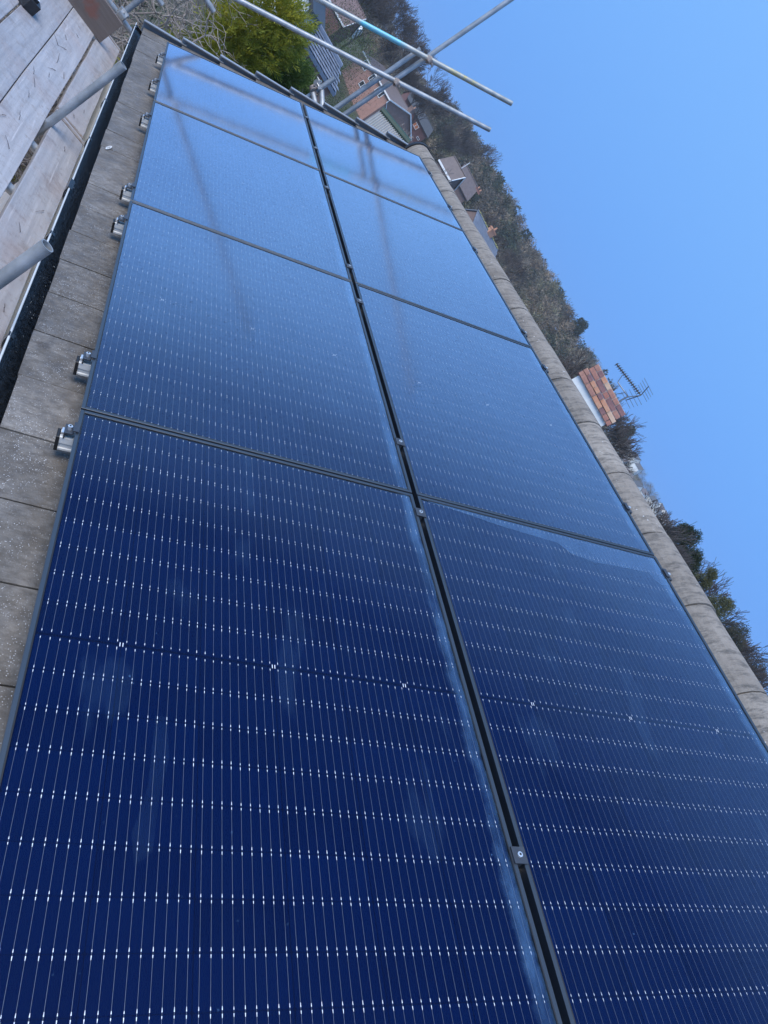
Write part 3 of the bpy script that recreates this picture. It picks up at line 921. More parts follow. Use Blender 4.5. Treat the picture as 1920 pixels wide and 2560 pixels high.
    # deck boards (each lies on the transoms)
    def board(x0, x1, y0, y1, z, label, wob=0.0):
        n = 14
        m_ = MB()
        vs = []
        for k in range(n + 1):
            x = x0 + (x1 - x0) * k / n
            dy = wob * math.sin(k * 1.7 + x0)
            dz = 0.002 * math.sin(k * 0.9 + y0 * 9)
            for (yy, zz) in ((y0, z - 0.038), (y0, z - 0.003), (y0 + 0.003, z), (y1 - 0.003, z), (y1, z - 0.003), (y1, z - 0.038)):
                vs.append((x - x0, yy + dy - y0, zz + dz - z))
        fs = []
        for k in range(n):
            for q in range(6):
                a = k * 6 + q; b = k * 6 + (q + 1) % 6
                fs.append((a, a + 6, b + 6, b))
        fs += [tuple(range(6)), tuple(reversed(range(n * 6, n * 6 + 6)))]
        m_.add(vs, fs)
        o = obj('scaffold_board', m_, 'deck_board', None, (x0, y0, z))
        tag(o, label, 'scaffold board', 'boards of the scaffold deck')
        for xx in (0.02, x1 - x0 - 0.06):
            b_ = MB().box(xx, xx + 0.03, -0.0012, y1 - y0 + 0.0012, -0.039, 0.0045)
            obj('end_band', b_, 'coupler_rusty', o)
        return o
    Z = -0.452
    board(-3.0, 3.178, 0.078, 0.280, Z, 'weathered scaffold board right beside the gutter, near length', 0.002)
    board(3.184, 5.66, 0.098, 0.298, Z - 0.004, 'weathered scaffold board beside the gutter, far length with clipped end', 0.002)
    board(-3.0, 5.60, 0.322, 0.536, Z, 'second scaffold board from the gutter, across the wide gap', 0.003)
    board(-3.0, 5.62, 0.5425, 0.766, Z + 0.002, 'third scaffold board from the gutter', 0.002)
    board(-3.0, 5.58, 0.778, 1.000, Z, 'fourth scaffold board from the gutter', 0.002)
    board(-3.0, 5.62, 1.008, 1.232, Z, 'outermost scaffold board of the deck', 0.002)
    # toe board standing across the far end
    tb = MB().bevel_box(0, 0.036, 0, 1.15, 0, 0.232, 0.003)
    o = obj('toe_board', tb, 'toe_board', None, (5.17, 0.262, Z + 0.001))
    tag(o, 'brown timber board on edge across the far end of the deck', 'toe board')
    # twigs and needles on the boards
    tw = [(4.163, .511, .9, .20), (4.153, .453, 2.2, .16), (3.91, .439, .2, .20), (3.314, .508, .45, .12), (3.628, .434, 2.3, .13), (3.176, .471, .6, .14),
          (4.4, .47, .7, .09), (3.75, .36, .5, .10), (3.5, .43, .4, .08), (2.95, .46, .5, .09), (2.6, .44, .4, .12), (2.4, .5, 2.5, .10), (3.35, .20, .6, .06), (3.6, .16, .4, .06),
          (2.8, .17, .6, .06), (1.9, .15, 2.4, .12), (1.6, .2, .7, .09), (1.35, .14, 2.5, .11), (1.1, .22, .5, .08), (2.2, .42, .9, .14), (4.7, .42, 1.2, .08), (1.5, .1, 1.0, .05), (0.95, .12, .4, .06)]
    for k, (x, y, a, L) in enumerate(tw):
        m_ = MB()
        c, si = math.cos(a) * L, math.sin(a) * L * 0.42
        m_.tube((-c / 2, -si / 2, 0), (random.uniform(-.004, .004), random.uniform(-.004, .004), 0.002), 0.0015, 0.0013, n=5)
        m_.tube((0, 0, 0.002), (c / 2, si / 2, 0.0), 0.0013, 0.0006, n=5)
        o = obj('twig', m_, 'twig_dark', None, (x, y, Z + 0.0045))
        tag(o, 'thin dark twig lying on the scaffold boards', 'twig', 'twigs scattered on the deck')
    # the black tool at the far left of the deck
    t = thing('hand_tool', 'black plastic tool with pale grey marks lying on the deck', 'tool', (4.18, 0.745, Z), (0, 0, R(20)))
    b = MB()
    prof = [(-0.15, -0.012), (-0.17, 0.07), (-0.05, 0.13), (0.22, 0.13), (0.30, 0.07), (0.24, 0.0), (0.02, -0.02)]
    b.prism(prof, (0, 0, 0.075), (0, 0, 0.002), (1, 0, 0), (0, 1, 0))
    b.prism([(-0.12, 0.01), (-0.13, 0.06), (-0.03, 0.11), (0.2, 0.11), (0.26, 0.06), (0.2, 0.02)], (0, 0, 0.02), (0, 0, 0.077), (1, 0, 0), (0, 1, 0))
    obj('casing', b, 'black_plastic', t)
    obj('window_mark', MB().prism([(0.02, -0.013), (0.10, 0.03), (0.22, 0.035), (0.20, 0.005)], (0, 0, 0.001), (0, 0, 0.0785), (1, 0, 0), (0, 1, 0)), 'grey_print', t)
    for k in range(2):
        obj('grey_mark', MB().box(-0.13 + 0.05 * k, -0.10 + 0.05 * k, 0.01, 0.05, 0.0972, 0.0982), 'grey_print', t)


build_scaffold()


# ------------------------------------------------------------------ houses around
def gable_house(name, label, K, e, g, L, W, zg, ze, zr, wall, roof, fascia='white_paint', over=0.25, group=None, cat='house', barge=True, roof_tiles=0):
    """K = near corner (x,y); e = ridge direction, g = gable direction (2D unit vectors)"""
    base = Vector((K[0], K[1], zg))
    t = thing(name, label, cat, base, group=group)
    e3, g3, up = Vector((e[0], e[1], 0)), Vector((g[0], g[1], 0)), Vector((0, 0, 1))
    he, hr = ze - zg, zr - zg
    def P(a, b, c):
        return e3 * a + g3 * b + up * c
    mb = MB()
    for a in (0, L):
        mb.add([P(a, 0, -1.5), P(a, W, -1.5), P(a, W, he), P(a, W / 2, hr - 0.05), P(a, 0, he)], [(0, 1, 2, 3, 4)])
    mb.add([P(0, 0, -1.5), P(L, 0, -1.5), P(L, 0, he), P(0, 0, he)], [(0, 1, 2, 3)])
    mb.add([P(0, W, -1.5), P(L, W, -1.5), P(L, W, he), P(0, W, he)], [(0, 1, 2, 3)])
    obj('wall', mb, wall, t)
    sl = (hr - he) / (W / 2)
    th = 0.12
    rb = MB()
    for s in (0, 1):
        lo = (-over) if s == 0 else W + over
        zl = he - over * sl
        a0, a1 = -over, L + over
        vs = [P(a0, lo, zl + .03), P(a1, lo, zl + .03), P(a1, W / 2, hr + .03), P(a0, W / 2, hr + .03)]
        vs += [v + up * th for v in vs]
        rb.add(vs, [(0, 1, 2, 3), (4, 5, 6, 7), (0, 1, 5, 4), (1, 2, 6, 5), (2, 3, 7, 6), (3, 0, 4, 7)])
    rf = obj('roof', rb, roof, t)
    rdg = MB()
    rdg.tube(P(-over, W / 2, hr + 0.14), P(L + over, W / 2, hr + 0.14), 0.12, n=8)
    obj('ridge', rdg, roof, rf)
    if fascia:
        fb = MB()
        zl = he - over * sl
        fb.add([P(-over, -over - .03, zl - .16), P(L + over, -over - .03, zl - .16), P(L + over, -over - .03, zl + .12), P(-over, -over - .03, zl + .12),
                P(-over, -over + .06, zl - .16), P(L + over, -over + .06, zl - .16), P(L + over, -over + .06, zl + .12), P(-over, -over + .06, zl + .12)],
               [(0, 1, 2, 3), (4, 5, 6, 7), (0, 1, 5, 4), (2, 3, 7, 6), (0, 3, 7, 4), (1, 2, 6, 5)])
        obj('fascia', fb, fascia, t)
        if barge:
            for s in (0, 1):
                bb = MB()
                lo = -over if s == 0 else W + over
                q = [P(-over - .04, lo, zl - .1), P(-over - .04, lo, zl + .18), P(-over - .04, W / 2, hr + .18), P(-over - .04, W / 2, hr - .1)]
                bb.add(q + [v + e3 * 0.08 for v in q], [(0, 1, 2, 3), (4, 5, 6, 7), (0, 1, 5, 4), (1, 2, 6, 5), (2, 3, 7, 6), (3, 0, 4, 7)])
                obj('bargeboard', bb, fascia, t)
    def window(face, s, z, w, h, bars=(1,), pane='window_dark', frame='white_paint'):
        """face 'e' = eaves wall (s along e), 'g' = gable wall (s along g); z above eaves datum zg"""
        if face == 'e':
            ax, n_, o0 = e3, -g3, P(s, -0.02, z)
        else:
            ax, n_, o0 = g3, -e3, P(-0.02, s, z)
        fb = MB()
        f = 0.11
        def bar(a0, a1, c0, c1, d0=0.0, d1=0.07):
            vs = [o0 + ax * a + up * c + n_ * dd for a in (a0, a1) for c in (c0, c1) for dd in (d0, d1)]
            fb.add(vs, [(0, 1, 3, 2), (4, 6, 7, 5), (0, 4, 5, 1), (2, 3, 7, 6), (0, 2, 6, 4), (1, 5, 7, 3)])
        bar(0, w, 0, f); bar(0, w, h - f, h); bar(0, f, f, h - f); bar(w - f, w, f, h - f)
        for k in bars:
            a = w * k / (len(bars) + 1)
            bar(a - f / 2, a + f / 2, f, h - f)
        wo = obj('window', fb, frame, t)
        pb = MB()
        vs = [o0 + ax * a + up * c + n_ * 0.03 for a, c in ((f, f), (w - f, f), (w - f, h - f), (f, h - f))]
        pb.add(vs, [(0, 1, 2, 3)])
        obj('pane', pb, pane, wo)
    def chimney(a, b, w, h, mat, pots=2):
        cb = MB()
        z0 = hr - abs(b - W / 2) * sl - 0.3
        M_ = Matrix((( e3.x, g3.x, 0, 0), (e3.y, g3.y, 0, 0), (0, 0, 1, 0), (0, 0, 0, 1)))
        cb.box(a - w / 2, a + w / 2, b - w * .35, b + w * .35, z0, hr + h, M_)
        cb.box(a - w / 2 - .06, a + w / 2 + .06, b - w * .35 - .06, b + w * .35 + .06, hr + h * .78, hr + h * .92, M_)
        c = obj('chimney', cb, mat, t)
        for k in range(pots):
            pm = MB()
            pc = M_ @ Vector((a + (k - (pots - 1) / 2) * w * .45, b, hr + h))
            pm.tube(pc, pc + up * 0.45, 0.13, 0.10, n=10)
            obj('chimney_pot', pm, 'brick_orange', c)
    t_tools = (P, window, chimney)
    return t, t_tools


def dirs(az_view, obl, side='left'):
    """unit vectors for a house corner seen at azimuth az_view: e recedes to `side`, g to the other side"""
    if side == 'left':
        ea, ga = az_view + 90 - obl, az_view - obl
    else:
        ea, ga = az_view - 90 + obl, az_view + obl
    return (math.cos(R(ea)), math.sin(R(ea))), (math.cos(R(ga)), math.sin(R(ga)))


def build_houses():
    # brick house with white fascia across the valley
    K = at(-16.8, 165, 0)
    e, g = dirs(-16.8, 50)
    zg = float(hill(165, -16.8))
    t, (P, win, chim) = gable_house('brick_house', 'pink brick house with white fascia and brown roof behind the corrugated garage', K, e, g, 14.9, 10.2, zg, 4.1, 6.15, 'wall_brick_pink', 'roof_brown', over=0.4)
    h0 = -zg
    win('e', 2.2, h0 + 2.3, 2.6, 1.5, (1, 2)); win('e', 7.0, h0 + 2.3, 1.6, 1.5, (1,)); win('e', 10.8, h0 + 2.3, 2.4, 1.4, (1, 2))
    win('e', 6.5, h0 + 0.2, 2.4, 1.2, (1,))
    chim(0.5, 5.1, 1.2, 1.1, 'wall_brick_brown', 1)
    dpb = MB()
    for a, b in (((0.0, -0.15, -zg + 3.8), (0.0, -0.15, -zg + 3.2)), ((0, -.15, -zg + 3.2), (0.0, 0.9, -zg + 2.6)), ((0, .9, -zg + 2.6), (0.0, 0.9, -zg - 0.6))):
        dpb.tube(P(-0.1, a[1], a[2]), P(-0.1, b[1], b[2]), 0.09, n=6)
    obj('downpipe', dpb, 'white_paint', t)
    # darker house behind, orange curtains
    K = at(-17.3, 205, 0)
    e, g = dirs(-17.3, 12, 'right')
    zg = float(hill(205, -18))
    t, (P, win, chim) = gable_house('dark_brick_house', 'dark red brick house with slate roof and orange curtained window', K, e, g, 9.8, 7.0, zg, 8.4, 10.4, 'wall_brick_dark', 'roof_dark', None)
    win('e', 5.2, -zg + 6.6, 1.7, 1.1, (1,), 'curtain_orange')
    win('e', 8.4, -zg + 6.0, 0.9, 0.5, (), 'window_dark')
    # house with a white-edged gable
    K = at(-23.1, 120, 0)
    e, g = dirs(-23.1, 25)
    t, (P, win, chim) = gable_house('white_barge_house', 'brown tiled house with white bargeboards seen just above the ridge tiles', K, e, g, 3.3, 2.9, float(hill(120, -23)), 5.6, 7.4, 'wall_brick_brown', 'roof_brown', over=0.2)
    pm = MB()
    pm.tube(P(1.2, 1.2, 7.6 - float(hill(120, -23))), P(1.2, 1.2, 9.0 - float(hill(120, -23))), 0.05, n=6)
    obj('vent_pipe', pm, 'white_paint', t)
    K = at(-23.0, 138, 0)
    e, g = dirs(-23.0, 10, 'right')
    t, (P, win, chim) = gable_house('brown_roof_house', 'house with a plain brown roof behind the white bargeboards', K, e, g, 4.3, 6.0, float(hill(138, -23)), 7.0, 9.4, 'wall_brick_brown', 'roof_brown', None)
    chim(4.6, 3.0, 1.25, 0.1, 'brick_red', 2)
    # slate roofed house
    K = at(-26.4, 100, 0)
    e, g = dirs(-26.4, 35, 'right')
    zg = float(hill(100, -26))
    t, (P, win, chim) = gable_house('slate_roof_house', 'house with blue grey slate roof, mossy ridge and brown gable', K, e, g, 6.4, 3.6, zg, 4.55, 5.85, 'wall_brick_brown', 'slate_blue', None, over=0.15)
    win('g', 1.3, 3.75 - zg, 0.9, 0.75, (), 'window_dark', 'wall_brick_dark')
    chim(3.6, 1.8, 1.0, 0.85, 'brick_orange', 1)
    he, hr = 4.55 - zg, 5.85 - zg
    mv = MB()
    for k in range(26):
        a = -0.1 + 6.5 * k / 26
        mv.tube(P(a, 1.8, hr + 0.17), P(a + random.uniform(.1, .24), 1.8, hr + 0.17 + random.uniform(.05, .12)), random.uniform(.07, .14), n=6)
    obj('moss', mv, 'moss_yellow', t)
    sb = MB()
    nrow = 7
    for r_ in range(nrow):
        b0 = 1.8 * (1 - (r_ + 1) / nrow) - 0.12
        b1 = 1.8 * (1 - r_ / nrow) - 0.12
        z0 = he + b0 * (hr - he) / 1.8 + 0.2
        z1 = he + b1 * (hr - he) / 1.8 + 0.17
        for k in range(18):
            a = -0.1 + 0.37 * k + (0.18 if r_ % 2 else 0)
            q = [P(a + .01, b0, z0 + random.uniform(0, .03)), P(a + .36, b0, z0 + random.uniform(0, .03)), P(a + .36, b1, z1), P(a + .01, b1, z1)]
            sb.add(q, [(0, 1, 2, 3)])
    tag(obj('slates', sb, 'slate_blue', t), kind='stuff')
    # second slate roof further right, just showing
    K = at(-31.0, 92, 0)
    e, g = dirs(-31.0, 15, 'right')
    t, (P, win, chim) = gable_house('low_slate_house', 'long slate roof edged with frosty moss just above the ridge tiles', K, e, g, 8.5, 4.0, float(hill(92, -31)), 3.3, 4.75, 'wall_brick_brown', 'slate_blue', None)
    mv = MB()
    for k in range(30):
        a = -0.1 + 8.6 * k / 30
        mv.tube(P(a, 2.0, 4.9 - float(hill(92, -31))), P(a + .16, 2.0, 4.9 - float(hill(92, -31)) + random.uniform(.02, .12)), random.uniform(.04, .1), n=6)
    obj('moss', mv, 'render_white', t)
    # white rendered gable at the top of the picture, its low slate wing
    t, (P, win, chim) = gable_house('white_house', 'white rendered gable end beyond the golden conifer', at(-9.85, 28.5, 0), *dirs(-9.85, 82, 'right'), 5.0, 1.15, GROUND, 0.80, 1.2, 'render_white', 'roof_dark', None, over=0.12)
    cb = MB()
    cb.tube(P(-0.06, 0.04, 0.3), P(-0.06, 0.04, 6.0), 0.05, n=8)
    obj('downpipe', cb, 'white_paint', t)
    K = at(-9.6, 30, 0)
    e, g = dirs(-9.6, 25, 'right')
    t, (P, win, chim) = gable_house('slate_outbuilding', 'low outbuilding with blue grey slate roof behind the conifer', K, e, g, 2.9, 2.6, GROUND, 0.02, 0.60, 'wall_brick_pink', 'slate_blue', None, over=0.1)
    he, hr = 0.02 - GROUND, 0.60 - GROUND
    for r_ in range(7):
        b0 = 1.3 * (1 - (r_ + 1) / 7) - 0.1
        b1 = 1.3 * (1 - r_ / 7) - 0.1
        z0 = he + b0 * (hr - he) / 1.3 + 0.20
        z1 = he + b1 * (hr - he) / 1.3 + 0.175
        for k in range(13):
            a = -0.1 + 0.235 * k + (0.11 if r_ % 2 else 0)
            sm = MB().add([P(a + .006, b0, z0 + random.uniform(0, .012)), P(a + .229, b0, z0 + random.uniform(0, .012)), P(a + .229, b1, z1), P(a + .006, b1, z1)], [(0, 1, 2, 3)])
            obj('slate', sm, 'slate_blue', t)
    # corrugated garage
    t = thing('corrugated_garage', 'garage with pale corrugated roof and dark green ridge trim', 'garage', at(-17.0, 62, z=GROUND + 0.2))
    tl = t.location.copy()
    A = at(-16.95, 60, -1.35); B_ = at(-16.95, 66, 0.08); D_ = at(-19.6, 66, 0.62); E_ = at(-19.6, 60, -0.8)
    n = 36
    rb = MB()
    vs, fs = [], []
    nrm = (B_ - A).cross(D_ - B_).normalized()
    for k in range(n + 1):
        w = 0.07 * (1 if k % 2 else -1)
        s = k / n
        vs += [A.lerp(E_, s) + nrm * w - tl, B_.lerp(D_, s) + nrm * w - tl]
    for k in range(n):
        fs.append((2 * k, 2 * k + 1, 2 * k + 3, 2 * k + 2))
    rb.add(vs, fs)
    obj('roof', rb, 'corrugated_grey', t)
    tr = MB()
    tr.tube(B_ - tl + Vector((0, 0, .1)), D_ - tl + Vector((0, 0, .1)), 0.30, n=8)
    obj('ridge_trim', tr, 'green_trim', t)
    lp = MB()
    lp.tube(A.lerp(E_, 0.62) - tl + nrm * 0.06, B_.lerp(D_, 0.62) - tl + nrm * 0.06, 0.05, n=6)
    obj('lap_joint', lp, 'roof_dark', t)
    wb = MB()
    wb.add([A - tl, E_ - tl, Vector((E_.x, E_.y, GROUND)) - tl, Vector((A.x, A.y, GROUND)) - tl], [(0, 1, 2, 3)])
    wb.add([A - tl, B_ - tl, Vector((B_.x, B_.y, GROUND)) - tl, Vector((A.x, A.y, GROUND)) - tl], [(0, 1, 2, 3)])
    wb.add([B_ - tl, D_ - tl, Vector((D_.x, D_.y, GROUND)) - tl, Vector((B_.x, B_.y, GROUND)) - tl], [(0, 1, 2, 3)])
    wb.add([D_ - tl, E_ - tl, Vector((E_.x, E_.y, GROUND)) - tl, Vector((D_.x, D_.y, GROUND)) - tl], [(0, 1, 2, 3)])
    obj('wall', wb, 'render_cream', t)
    # dark red house at the top edge and a white hut among the trees
    K = at(-11.7, 150, 0)
    e, g = dirs(-11.7, 15, 'left')
    gable_house('red_roof_house', 'dull red roofed house with a white bargeboard at the top of the picture', K, e, g, 7.0, 7, float(hill(150, -11)), 2.9, 6.4, 'wall_brick_dark', 'roof_maroon', 'white_paint')
    K = at(-12.3, 226, 0)
    e, g = dirs(-12.3, 40)
    zh = float(hill(226, -12.3))
    gable_house('white_hut', 'small white hut on the wooded slope', K, e, g, 2.3, 2.3, zh, zh + 2.2, zh + 3.4, 'white_paint', 'white_paint', None, over=0.1, cat='hut')
    # far hillside houses
    spots = [(-45.3, 600, 4.35), (-45.7, 590, 4.0), (-46.1, 610, 4.25), (-46.5, 600, 4.45), (-46.3, 560, 3.7), (-47.3, 600, 4.3), (-47.5, 540, 3.45), (-48.3, 560, 3.7), (-49.0, 570, 3.8), (-49.9, 590, 4.1),
             (-50.3, 600, 4.3), (-50.6, 590, 4.0), (-50.9, 600, 4.3), (-51.2, 580, 3.7), (-51.5, 600, 4.1), (-49.6, 540, 3.3), (-48.7, 530, 3.2)]
    for k, (az, D, el) in enumerate(spots):
        K = at(az, D, 0)
        e, g = dirs(az, random.choice([20, 45, 70]), random.choice(['left', 'right']))
        zr = CAM.z + D * math.tan(R(el))
        gable_house('hillside_house', 'tiny pale house on the distant hillside', K, e, g, random.uniform(6, 10), random.uniform(5, 7), zr - 8, zr - 2.6, zr + 0.4, 'render_white' if k % 3 else 'render_cream', 'roof_dark' if k % 2 else 'roof_brown', None, group='houses on the far hillside')


build_houses()


def build_chimney():
    """neighbouring house whose brick stack rises behind the ridge"""
    D = 12.5
    ctr = at(-41.3, D, z=0)
    ax = Vector((math.cos(R(-41.3 - 90)), math.sin(R(-41.3 - 90)), 0))     # to the right as seen
    dv = Vector((math.cos(R(-41.3)), math.sin(R(-41.3)), 0))               # away
    base = Vector((ctr.x, ctr.y, GROUND))
    h = thing('neighbour_house', 'neighbouring house of which only the red brick chimney with white base rises above the ridge', 'house', base)
    M_ = Matrix(((ax.x, dv.x, 0, 0), (ax.y, dv.y, 0, 0), (0, 0, 1, 0), (0, 0, 0, 1)))
    z = lambda el: CAM.z + D * math.tan(R(el)) - GROUND
    W = D * math.tan(R(4.05))
    dep = 0.46
    obj('wall', MB().box(-4.0, 4.0, -2.0, 3.4, 0, z(-3.2), M_), 'wall_brick_brown', h)
    rb = MB()
    for s in (-1, 1):
        yc = 0.7
        q = [Vector((-4.2, yc + s * 3.0, z(-3.5))), Vector((4.2, yc + s * 3.0, z(-3.5))), Vector((4.2, yc, z(2.0))), Vector((-4.2, yc, z(2.0)))]
        rb.add([M_ @ p for p in q], [(0, 1, 2, 3)])
    obj('roof', rb, 'roof_brown', h)
    st = MB().box(-W / 2 + 0.012, W / 2 - 0.012, -dep / 2 + 0.02, dep / 2 - 0.02, z(0.5), z(3.50), M_)
    ch_ = obj('chimney', st, 'render_white', h)
    core = MB().box(-W / 2 + 0.015, W / 2 - 0.015, -dep / 2 + 0.015, dep / 2 - 0.015, z(3.50) + 0.001, z(5.0) - 0.004, M_)
    obj('mortar', core, 'mortar_pale', ch_)
    zc0, zc1 = z(3.50), z(5.0)
    nh = 4
    cells = (zc1 - zc0) / nh
    mats = ['brick_red'] * 6 + ['brick_orange'] * 3 + ['brick_plum'] * 3 + ['brick_buff']
    for c in range(nh):
        out = 0.028 if c < 2 else 0.002
        sh = 0.0
        x = -W / 2 - out
        xe = W / 2 + out
        first = 0.5 if c % 2 else 1.0
        k = 0
        while x < xe - 0.02:
            L = 0.215 * (first if k == 0 else random.choice([1, 0.5, 0.5, 0.72]))
            x1 = min(x + L, xe)
            if xe - x1 < 0.06:
                x1 = xe
            jz = random.uniform(-.002, .002)
            b = MB().bevel_box(-(x1 - x) / 2 + 0.006, (x1 - x) / 2 - 0.006, -0.05, 0.05, 0.0, cells - (0.020 if c == 1 else 0.013), 0.005)
            o = obj('brick', b, random.choice(mats), ch_)
            o.rotation_euler = (0, 0, math.atan2(ax.y, ax.x) + random.uniform(-.01, .01))
            o.location = M_ @ Vector(((x + x1) / 2, -dep / 2 - out + 0.05 + random.uniform(-.003, .003), zc0 + c * cells + 0.005 + jz))
            x = x1
            k += 1
        for s in (-1, 1):
            for j in range(2):
                y0 = -dep / 2 - out + 0.105 + j * (dep + 2 * out - 0.105) / 2
                y1 = y0 + (dep + 2 * out - 0.105) / 2 - 0.008
                b = MB().bevel_box(-0.05, 0.05, 0, y1 - y0, 0, cells - 0.010, 0.004)
                o = obj('brick', b, random.choice(mats), ch_)
                o.rotation_euler = (0, 0, math.atan2(ax.y, ax.x))
                o.location = M_ @ Vector((s * (W / 2 + out - 0.05), y0, zc0 + c * cells + 0.005))
    # aerial strapped to the stack
    DA = D + 0.35
    def ap(az, el, d=0.0):
        return at(az, DA + d, el)
    hub = ap(-42.65, 6.55)
    t = thing('television_aerial', 'television aerial with long boom and wide reflector above the chimney', 'aerial', ap(-42.3, 3.2))
    tl = t.location.copy()
    m_ = MB()
    m_.tube((0, 0, 0), ap(-42.3, 5.75) - tl, 0.014, n=10)
    m_.tube(ap(-42.3, 5.75) - tl, ap(-41.05, 5.62) - tl, 0.008, n=8)
    m_.tube(ap(-41.05, 5.62) - tl, ap(-40.75, 6.15) - tl, 0.006, n=8)
    m_.tube(ap(-42.3, 5.7) - tl, hub - tl, 0.008, n=8)
    obj('mast', m_, 'aerial_metal', t)
    tip = ap(-39.85, 6.12, 0.10)
    b = MB()
    b.tube(tip - tl, hub - tl, 0.010, n=8)
    obj('boom', b, 'black_plastic', t)
    bd = (hub - tip)
    upv = Vector((0, 0, 1))
    sd = bd.normalized().cross(upv).normalized()
    for k in range(15):
        c0 = tip + bd * (0.02 + k / 15.5)
        q = MB()
        for sgn in (-1, 1):
            q.tube(c0 - tl - (sd * 0.035 + upv * 0.022 * sgn), c0 - tl + (sd * 0.035 + upv * 0.022 * sgn), 0.0055, n=5)
        q.tube(c0 - tl - upv * 0.045 + sd * .03, c0 - tl + upv * 0.05 - sd * .03, 0.0022, n=5)
        obj('director', q, 'black_plastic', t)
    q = MB()
    for (a, b_) in ((hub, ap(-42.45, 5.5)), (hub, ap(-42.35, 7.3))):
        q.tube(a - tl, b_ - tl, 0.007, n=6)
    obj('reflector_arm', q, 'black_plastic', t)
    for (a, b_, n) in ((hub, ap(-42.45, 5.5), 4), (hub, ap(-42.35, 7.3), 4)):
        for k in range(n):
            c0 = a.lerp(b_, (k + 0.9) / n)
            r_ = MB()
            hz = (ax * 0.15 + dv * 0.02)
            r_.tube(c0 - tl - hz, c0 - tl + hz, 0.0035, n=6)
            obj('reflector_rod', r_, 'aerial_metal', t)


build_chimney()


# ------------------------------------------------------------------ trees and shrubs
def branch_arrays(seed, height, levels=5, r0=0.12, spread=0.7, kids=3, up=0.25, trunk_frac=0.35, shrink=0.72, wig=0.25):
    """returns list of segments (p0,p1,r0,r1,level)"""
    rg = random.Random(seed)
    segs = []
    def grow(p, d, L, r, lev):
        n = 2 if lev < levels else 1
        for k in range(n):
            d2 = (d + Vector((rg.gauss(0, wig), rg.gauss(0, wig), rg.gauss(0, wig) + up * 0.3))).normalized()
            q = p + d2 * (L / n)
            r2 = r * (0.85 if k < n - 1 else 0.7)
            segs.append((p, q, r, r2, lev))
            if lev < levels and k > 0 or (lev < levels and rg.random() < 0.45):
                for _ in range(kids if k == n - 1 else 1):
                    a = rg.uniform(0, 2 * math.pi)
                    o = d2.orthogonal().normalized()
                    o = (Matrix.Rotation(a, 3, d2) @ o)
                    nd = (d2 + o * spread * rg.uniform(0.6, 1.25) + Vector((0, 0, up))).normalized()
                    grow(q, nd, L * shrink * rg.uniform(0.75, 1.2), r2 * 0.72, lev + 1)
            p, d, r = q, d2, r2
    grow(Vector((0, 0, 0)), Vector((0, 0, 1)), height * trunk_frac, r0, 0)
    return segs


def segs_mesh(name, segs, n=3, rmin=0.0):
    P0 = np.array([s[0][:] for s in segs]); P1 = np.array([s[1][:] for s in segs])
    r0 = np.maximum([s[2] for s in segs], rmin); r1 = np.maximum([s[3] for s in segs], rmin)
    d = P1 - P0
    d /= np.linalg.norm(d, axis=1, keepdims=True) + 1e-9
    ref = np.where(np.abs(d[:, 2:3]) > 0.9, np.array([[1., 0, 0]]), np.array([[0, 0, 1.]]))
    a = np.cross(d, ref); a /= np.linalg.norm(a, axis=1, keepdims=True)
    b = np.cross(d, a)
    quads = []
    for k in range(n):
        t0, t1 = 2 * math.pi * k / n, 2 * math.pi * (k + 1) / n
        e0 = a * math.cos(t0) + b * math.sin(t0); e1 = a * math.cos(t1) + b * math.sin(t1)
        quads.append(np.stack([P0 + e0 * r0[:, None], P0 + e1 * r0[:, None], P1 + e1 * r1[:, None], P1 + e0 * r1[:, None]], 1))
    v = np.concatenate(quads, 0).reshape(-1, 3)
    return tri_mesh(name, v, 4)


def bare_meshes(seed, height, rmin, **kw):
    segs = branch_arrays(seed, height, **kw)
    trunk = [s for s in segs if s[4] <= 1]
    crown = [s for s in segs if s[4] > 1]
    return segs_mesh('trunk', trunk, 6), segs_mesh('crown', crown, 3, rmin)


def tangle(seed, h, rx):
    """many-stemmed leafless shrub: curved stems, side branches, twigs"""
    rg = random.Random(seed)
    stems, twigs = [], []
    def walk(p, d, L, n, r0, r1, out, wig, lift=0.0):
        pts = [p]
        for k in range(n):
            d = (d + Vector((rg.gauss(0, wig), rg.gauss(0, wig), rg.gauss(0, wig) * 0.7 + lift))).normalized()
            q = pts[-1] + d * (L / n)
            if q.z > h:
                d.z = -abs(d.z) * 0.4
                q = pts[-1] + d * (L / n)
            out.append((pts[-1], q, r0 + (r1 - r0) * k / n, r0 + (r1 - r0) * (k + 1) / n, 0))
            pts.append(q)
        return pts, d
    def rd(up):
        a = rg.uniform(0, 2 * math.pi)
        return Vector((math.cos(a), math.sin(a), up)).normalized()
    for i in range(16):
        a = rg.uniform(0, 2 * math.pi)
        tgt = Vector((math.cos(a) * rx * rg.uniform(.2, 1.1), math.sin(a) * rx * rg.uniform(.2, 1.1), h * rg.uniform(.7, 1.0)))
        p0 = Vector((rg.gauss(0, .2), rg.gauss(0, .2), -0.2))
        pts, _ = walk(p0, (tgt - p0).normalized(), (tgt - p0).length, 11, 0.026, 0.010, stems, 0.12)
        for q in pts[5:]:
            for _ in range(2):
                sp, _ = walk(q, rd(rg.uniform(-.2, .8)), rg.uniform(.5, 1.1), 6, 0.0085, 0.005, twigs, 0.34)
                for q2 in sp[1:]:
                    for _ in range(2):
                        tp, _ = walk(q2, rd(rg.uniform(-.4, .9)), rg.uniform(.18, .45), 4, 0.0048, 0.0030, twigs, 0.42)
                        if rg.random() < .8:
                            walk(tp[2], rd(rg.uniform(-.3, .9)), rg.uniform(.08, .2), 2, 0.0032, 0.0022, twigs, 0.4)
    return segs_mesh('trunk', stems, 6), segs_mesh('crown', twigs, 3)


